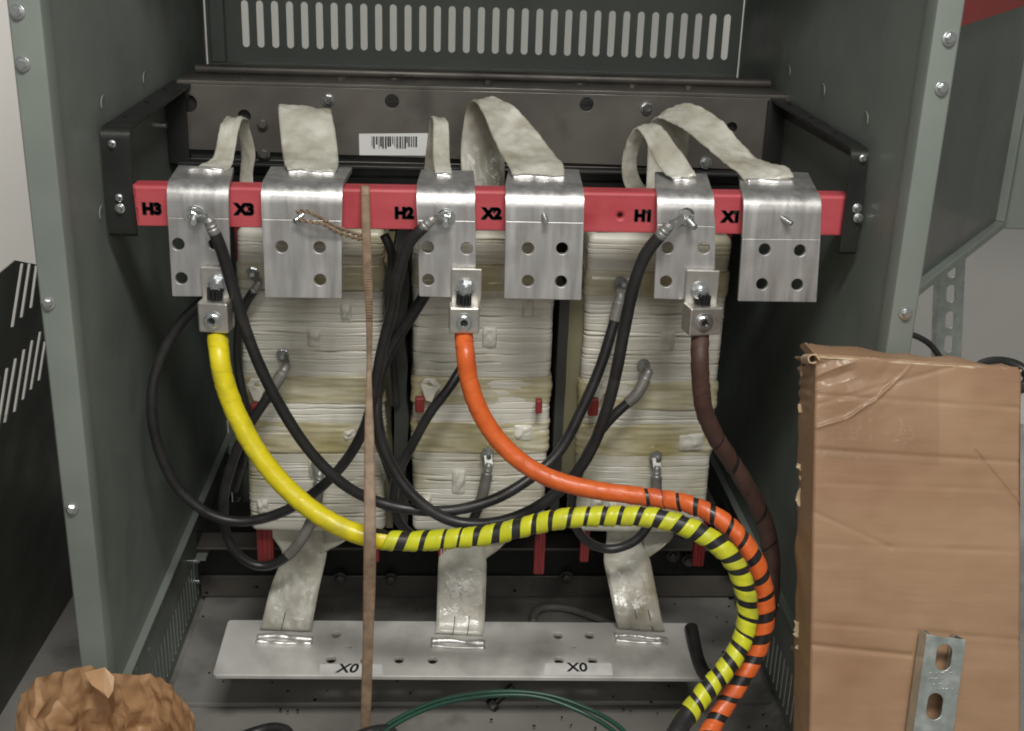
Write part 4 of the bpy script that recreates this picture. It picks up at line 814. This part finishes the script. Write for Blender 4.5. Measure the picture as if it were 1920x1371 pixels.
# ---------------------------------------------------------------- paper bag
bg_ = empty('paper_bag', (-.385, 1.13, 0), 'crumpled open brown paper bag standing at the lower left', 'paper bag')
rim = [(38, 1300), (62, 1280), (110, 1262), (150, 1247), (190, 1250), (215, 1268), (262, 1262), (290, 1268), (315, 1275), (330, 1300), (352, 1325), (368, 1345), (360, 1380), (330, 1430), (260, 1470), (160, 1480), (70, 1440), (32, 1370)]
rimY = [1.10, 1.12, 1.15, 1.18, 1.19, 1.17, 1.19, 1.19, 1.18, 1.16, 1.13, 1.11, 1.08, 1.05, 1.03, 1.02, 1.04, 1.07]
RP = [np.array(PY(x, y, Y)) for (x, y), Y in zip(rim, rimY)]; RP += [RP[0]]
nR = 30; RQ = [cr(RP, i / nR * (len(RP) - 1)) for i in range(nR)]; cen = np.mean(RQ, axis=0)
rb = random.Random(31)
_K = []
for f_, a_, n_ in ((9, .010, 3), (17, .007, 4), (34, .0035, 5)):
    for _ in range(n_):
        _K.append((Vector((rb.gauss(0, 1), rb.gauss(0, 1), rb.gauss(0, 1))).normalized() * f_, rb.uniform(0, 9), a_ / n_ * 1.7, Vector((rb.gauss(0, 1), rb.gauss(0, .5), rb.gauss(0, 1))).normalized()))
def crump(p):   # straight folds like creased paper
    d = Vector((0, 0, 0))
    for k, ph, a_, dr_ in _K: d += dr_ * (a_ * (abs(2 * ((p.dot(k) + ph) % 1.0) - 1) * 2 - 1))
    return d
def facets(mb, rows, sub=4, amp=.0009):
    """creased paper: coarse jittered triangles, finely divided with a little waviness"""
    n = len(rows[0])
    for j in range(len(rows) - 1):
        for i in range(n):
            k = (i + 1) % n; a, b, c, d = rows[j][i], rows[j][k], rows[j + 1][k], rows[j + 1][i]
            for tri in (((a, b, c), (a, c, d)) if (i * 7 + j * 13) % 3 else ((a, b, d), (b, c, d))):
                P = {}; vs = []; fs = []
                for p in range(sub + 1):
                    for q in range(sub + 1 - p):
                        w = tri[0] * (1 - (p + q) / sub) + tri[1] * (p / sub) + tri[2] * (q / sub); P[p, q] = len(vs)
                        vs.append(w + Vector((noise.noise(w * 70), noise.noise(w * 70 + Vector((5, 5, 0))), noise.noise(w * 70 + Vector((0, 9, 2))))) * amp * 2)
                for p in range(sub):
                    for q in range(sub - p):
                        fs.append((P[p, q], P[p + 1, q], P[p, q + 1]))
                        if p + q < sub - 1: fs.append((P[p + 1, q], P[p + 1, q + 1], P[p, q + 1]))
                mb.add(vs, fs, True)
def jit(v, a): return v + Vector((rb.uniform(-a, a), rb.uniform(-a, a), rb.uniform(-a, a)))
TOPR = [jit(Vector(p), .0025) + Vector((0, 0, rb.uniform(-.0015, .0015))) for p in RQ]
rows = []
for j in range(12):
    v = j / 11; row_ = []
    for i in range(nR):
        p = TOPR[i]; b = Vector((cen[0] + (p.x - cen[0]) * .85, cen[1] + (p.y - cen[1]) * .95, 0)); q = b.lerp(p, v ** .7); row_.append(p if j == 11 else jit(q, .006 if j else 0))
    rows.append(row_)
mb = MB(); facets(mb, rows, 5, .0014); mb.build('outer_wall', M['bag'], bg_, weld=True, sharp=.85)
rows = [TOPR]
for j in range(1, 11):
    v = j / 10; row_ = []
    for i in range(nR):
        p = TOPR[i]; c = Vector((cen[0] - .01, cen[1], p.z)); d_ = min(1, v / .62); q = p.lerp(c, .02 + .12 * d_ + .86 * max(0, (v - .62) / .38)); q.z -= .15 * d_ ** .9 - .03 * max(0, (v - .62) / .38)
        q += crump(q + Vector((7, 3, 1))) * (.8 * min(1, v * 6)); row_.append(jit(q, .0055 * (1 - .4 * v)))
    rows.append(row_)
mb = MB(); facets(mb, rows, 8, .0016); mb.build('folded_inside', M['bag'], bg_, weld=True, sharp=.85)
mb = MB()   # torn strip folded inwards at the back rim
F1 = [PY(158, 1262, 1.172), PY(196, 1252, 1.165), PY(214, 1270, 1.160)]; F2 = [PY(172, 1285, 1.150), PY(196, 1300, 1.142), PY(212, 1296, 1.148)]; tip = PY(203, 1310, 1.14)
mb.add([*F1, *F2, tip], [(0, 1, 4, 3), (1, 2, 5, 4), (3, 4, 6), (4, 5, 6)]); mb.add([p + Vector((0, .0008, 0)) for p in (*F1, *F2, tip)], [(0, 1, 4, 3), (1, 2, 5, 4), (3, 4, 6), (4, 5, 6)]); mb.build('paper_flap', M['bag'], bg_)

# ---------------------------------------------------------------- leaning louvred cover, left
A_ = PZ(140, 1110, .001); B_l = PZ(0, 1340, .001); Cc = PX(28, 488, -.55); nL = (B_l - A_).cross(Cc - A_).normalized()
uy = (A_ - B_l).normalized(); uv_ = nL.cross(uy).normalized(); uv_ = uv_ if uv_.z > 0 else -uv_
def LP(px, py): q = PP(px, py, A_, nL) - A_; return q.dot(uy), q.dot(uv_)
out = [LP(200, 1010)[0:1] + (0,), (LP(0, 1340)[0] - .5, 0), LP(-120, 640), LP(0, 511), LP(28, 488), LP(95, 502)]
out[0] = (.35, 0); out.insert(6, (.35, LP(95, 502)[1] - .08))
SL = [((41, 494), (22, 616)), ((55, 494), (39, 598)), ((68, 497), (57, 580)), ((13, 690), (-6, 812)), ((29, 672), (8, 795)), ((45, 655), (26, 775)), ((60, 638), (42, 752)), ((75, 622), (57, 733)), ((84, 640), (72, 716)), ((-3, 706), (-24, 830)), ((90, 520), (74, 560))]
hs = []
for (x0, y0), (x1, y1) in SL:
    a = np.array(LP(x0, y0)); b = np.array(LP(x1, y1)); d = (b - a) / np.linalg.norm(b - a); nn = np.array([-d[1], d[0]]) * .0075; hs.append([tuple(a + nn), tuple(a - nn), tuple(b - nn - d * .002), tuple(b + nn - d * .002)])
mb = MB(); me = plate_mesh(out, hs, .0015, 0); place(mb, me, A_, uy, uv_); tag(mb.build('cabinet_cover', M['paint_dark'], loc=(-.65, 1.8, 0)), 'dark slotted sheet metal cover leaning against the left outside of the cabinet', 'cover panel')

# ---------------------------------------------------------------- neighbouring cabinet door, right
nbc = empty('neighbour_cabinet', (1.2, 2.2, 0), 'grey-green neighbouring cabinet with its framed door open, behind the right post', 'cabinet')
a0 = PY(1700, 560, 1.66); zD = PY(1725, 540, 1.7).z; a0 = PZ(1690, 566, zD); a1 = PZ(1872, 425, zD); du = (a1 - a0).normalized(); nD = du.cross(Vector((0, 0, 1))).normalized(); Ld = (a1 - a0).length
if nD.y > 0: nD = -nD
mb = MB(); me = plate_mesh([(0, 0), (Ld, 0), (Ld, .9), (0, .9)], [], .004, 0); place(mb, me, a0 - nD * .004, du, (0, 0, 1)); dr = mb.build('door', M['glossdoor'], nbc)
for (u0, u1, v0, v1) in ((0, Ld, 0, .014), (Ld - .022, Ld, .0142, .9)):
    c = a0 + du * (u0 + u1) / 2 + Vector((0, 0, (v0 + v1) / 2)) + nD * .004; rot = Matrix((du, -nD, Vector((0, 0, 1)))).transposed(); mb = MB(); mb.box(c, (u1 - u0, .018, v1 - v0), rot); mb.build('door_frame', M['paint'], dr, bevel=.002)
mb = MB(); h0 = PP(1893, 345, a1, nD); mb.cyl(h0 + Vector((0, 0, -.045)), h0 + Vector((0, 0, .045)), .007, 12); mb.box(h0 + Vector((-.012, 0, 0)), (.02, .004, .09)); mb.build('hinge', M['paint'], dr)
q0 = PP(1805, -20, a0 + nD * .012, nD); q1 = PP(1960, -80, a0 + nD * .012, nD)
mb = MB(); P = [PP(1795, 52, a0 + nD * .010, nD), PP(1935, 6, a0 + nD * .010, nD), PP(1945, -80, a0 + nD * .010, nD), PP(1800, -80, a0 + nD * .010, nD)]
mb.add(P + [p - nD * .004 for p in P], [(0, 1, 2, 3), (4, 5, 6, 7), (0, 1, 5, 4), (1, 2, 6, 5), (2, 3, 7, 6), (3, 0, 4, 7)]); mb.build('red_panel', M['redpaint'], dr)
mb = MB(); b0 = PY(1884, 430, 2.16); mb.box((b0.x + .35, 2.18, b0.z + .45), (.7, .04, .9)); mb.build('cabinet_face', M['paint'], nbc, bevel=.003)
mb = MB(); c = PY(1878, 706, 1.75); tube(mb, [c + Vector((.045 * math.cos(a), .02 * math.sin(a), .018 * math.sin(a))) for a in np.linspace(0, 2 * math.pi, 16)], .009, 12); tag(mb.build('hose_loop', M['black'], sharp=3), 'black hose loop just visible over the cardboard box', 'hose')
mb = MB(); tube(mb, cp([(1700, 625, 1.8), (1722, 632, 1.8), (1748, 650, 1.8), (1775, 690, 1.8)]), .005, 12); tag(mb.build('power_lead', M['black'], sharp=3), 'black lead running down just right of the right post', 'cable')
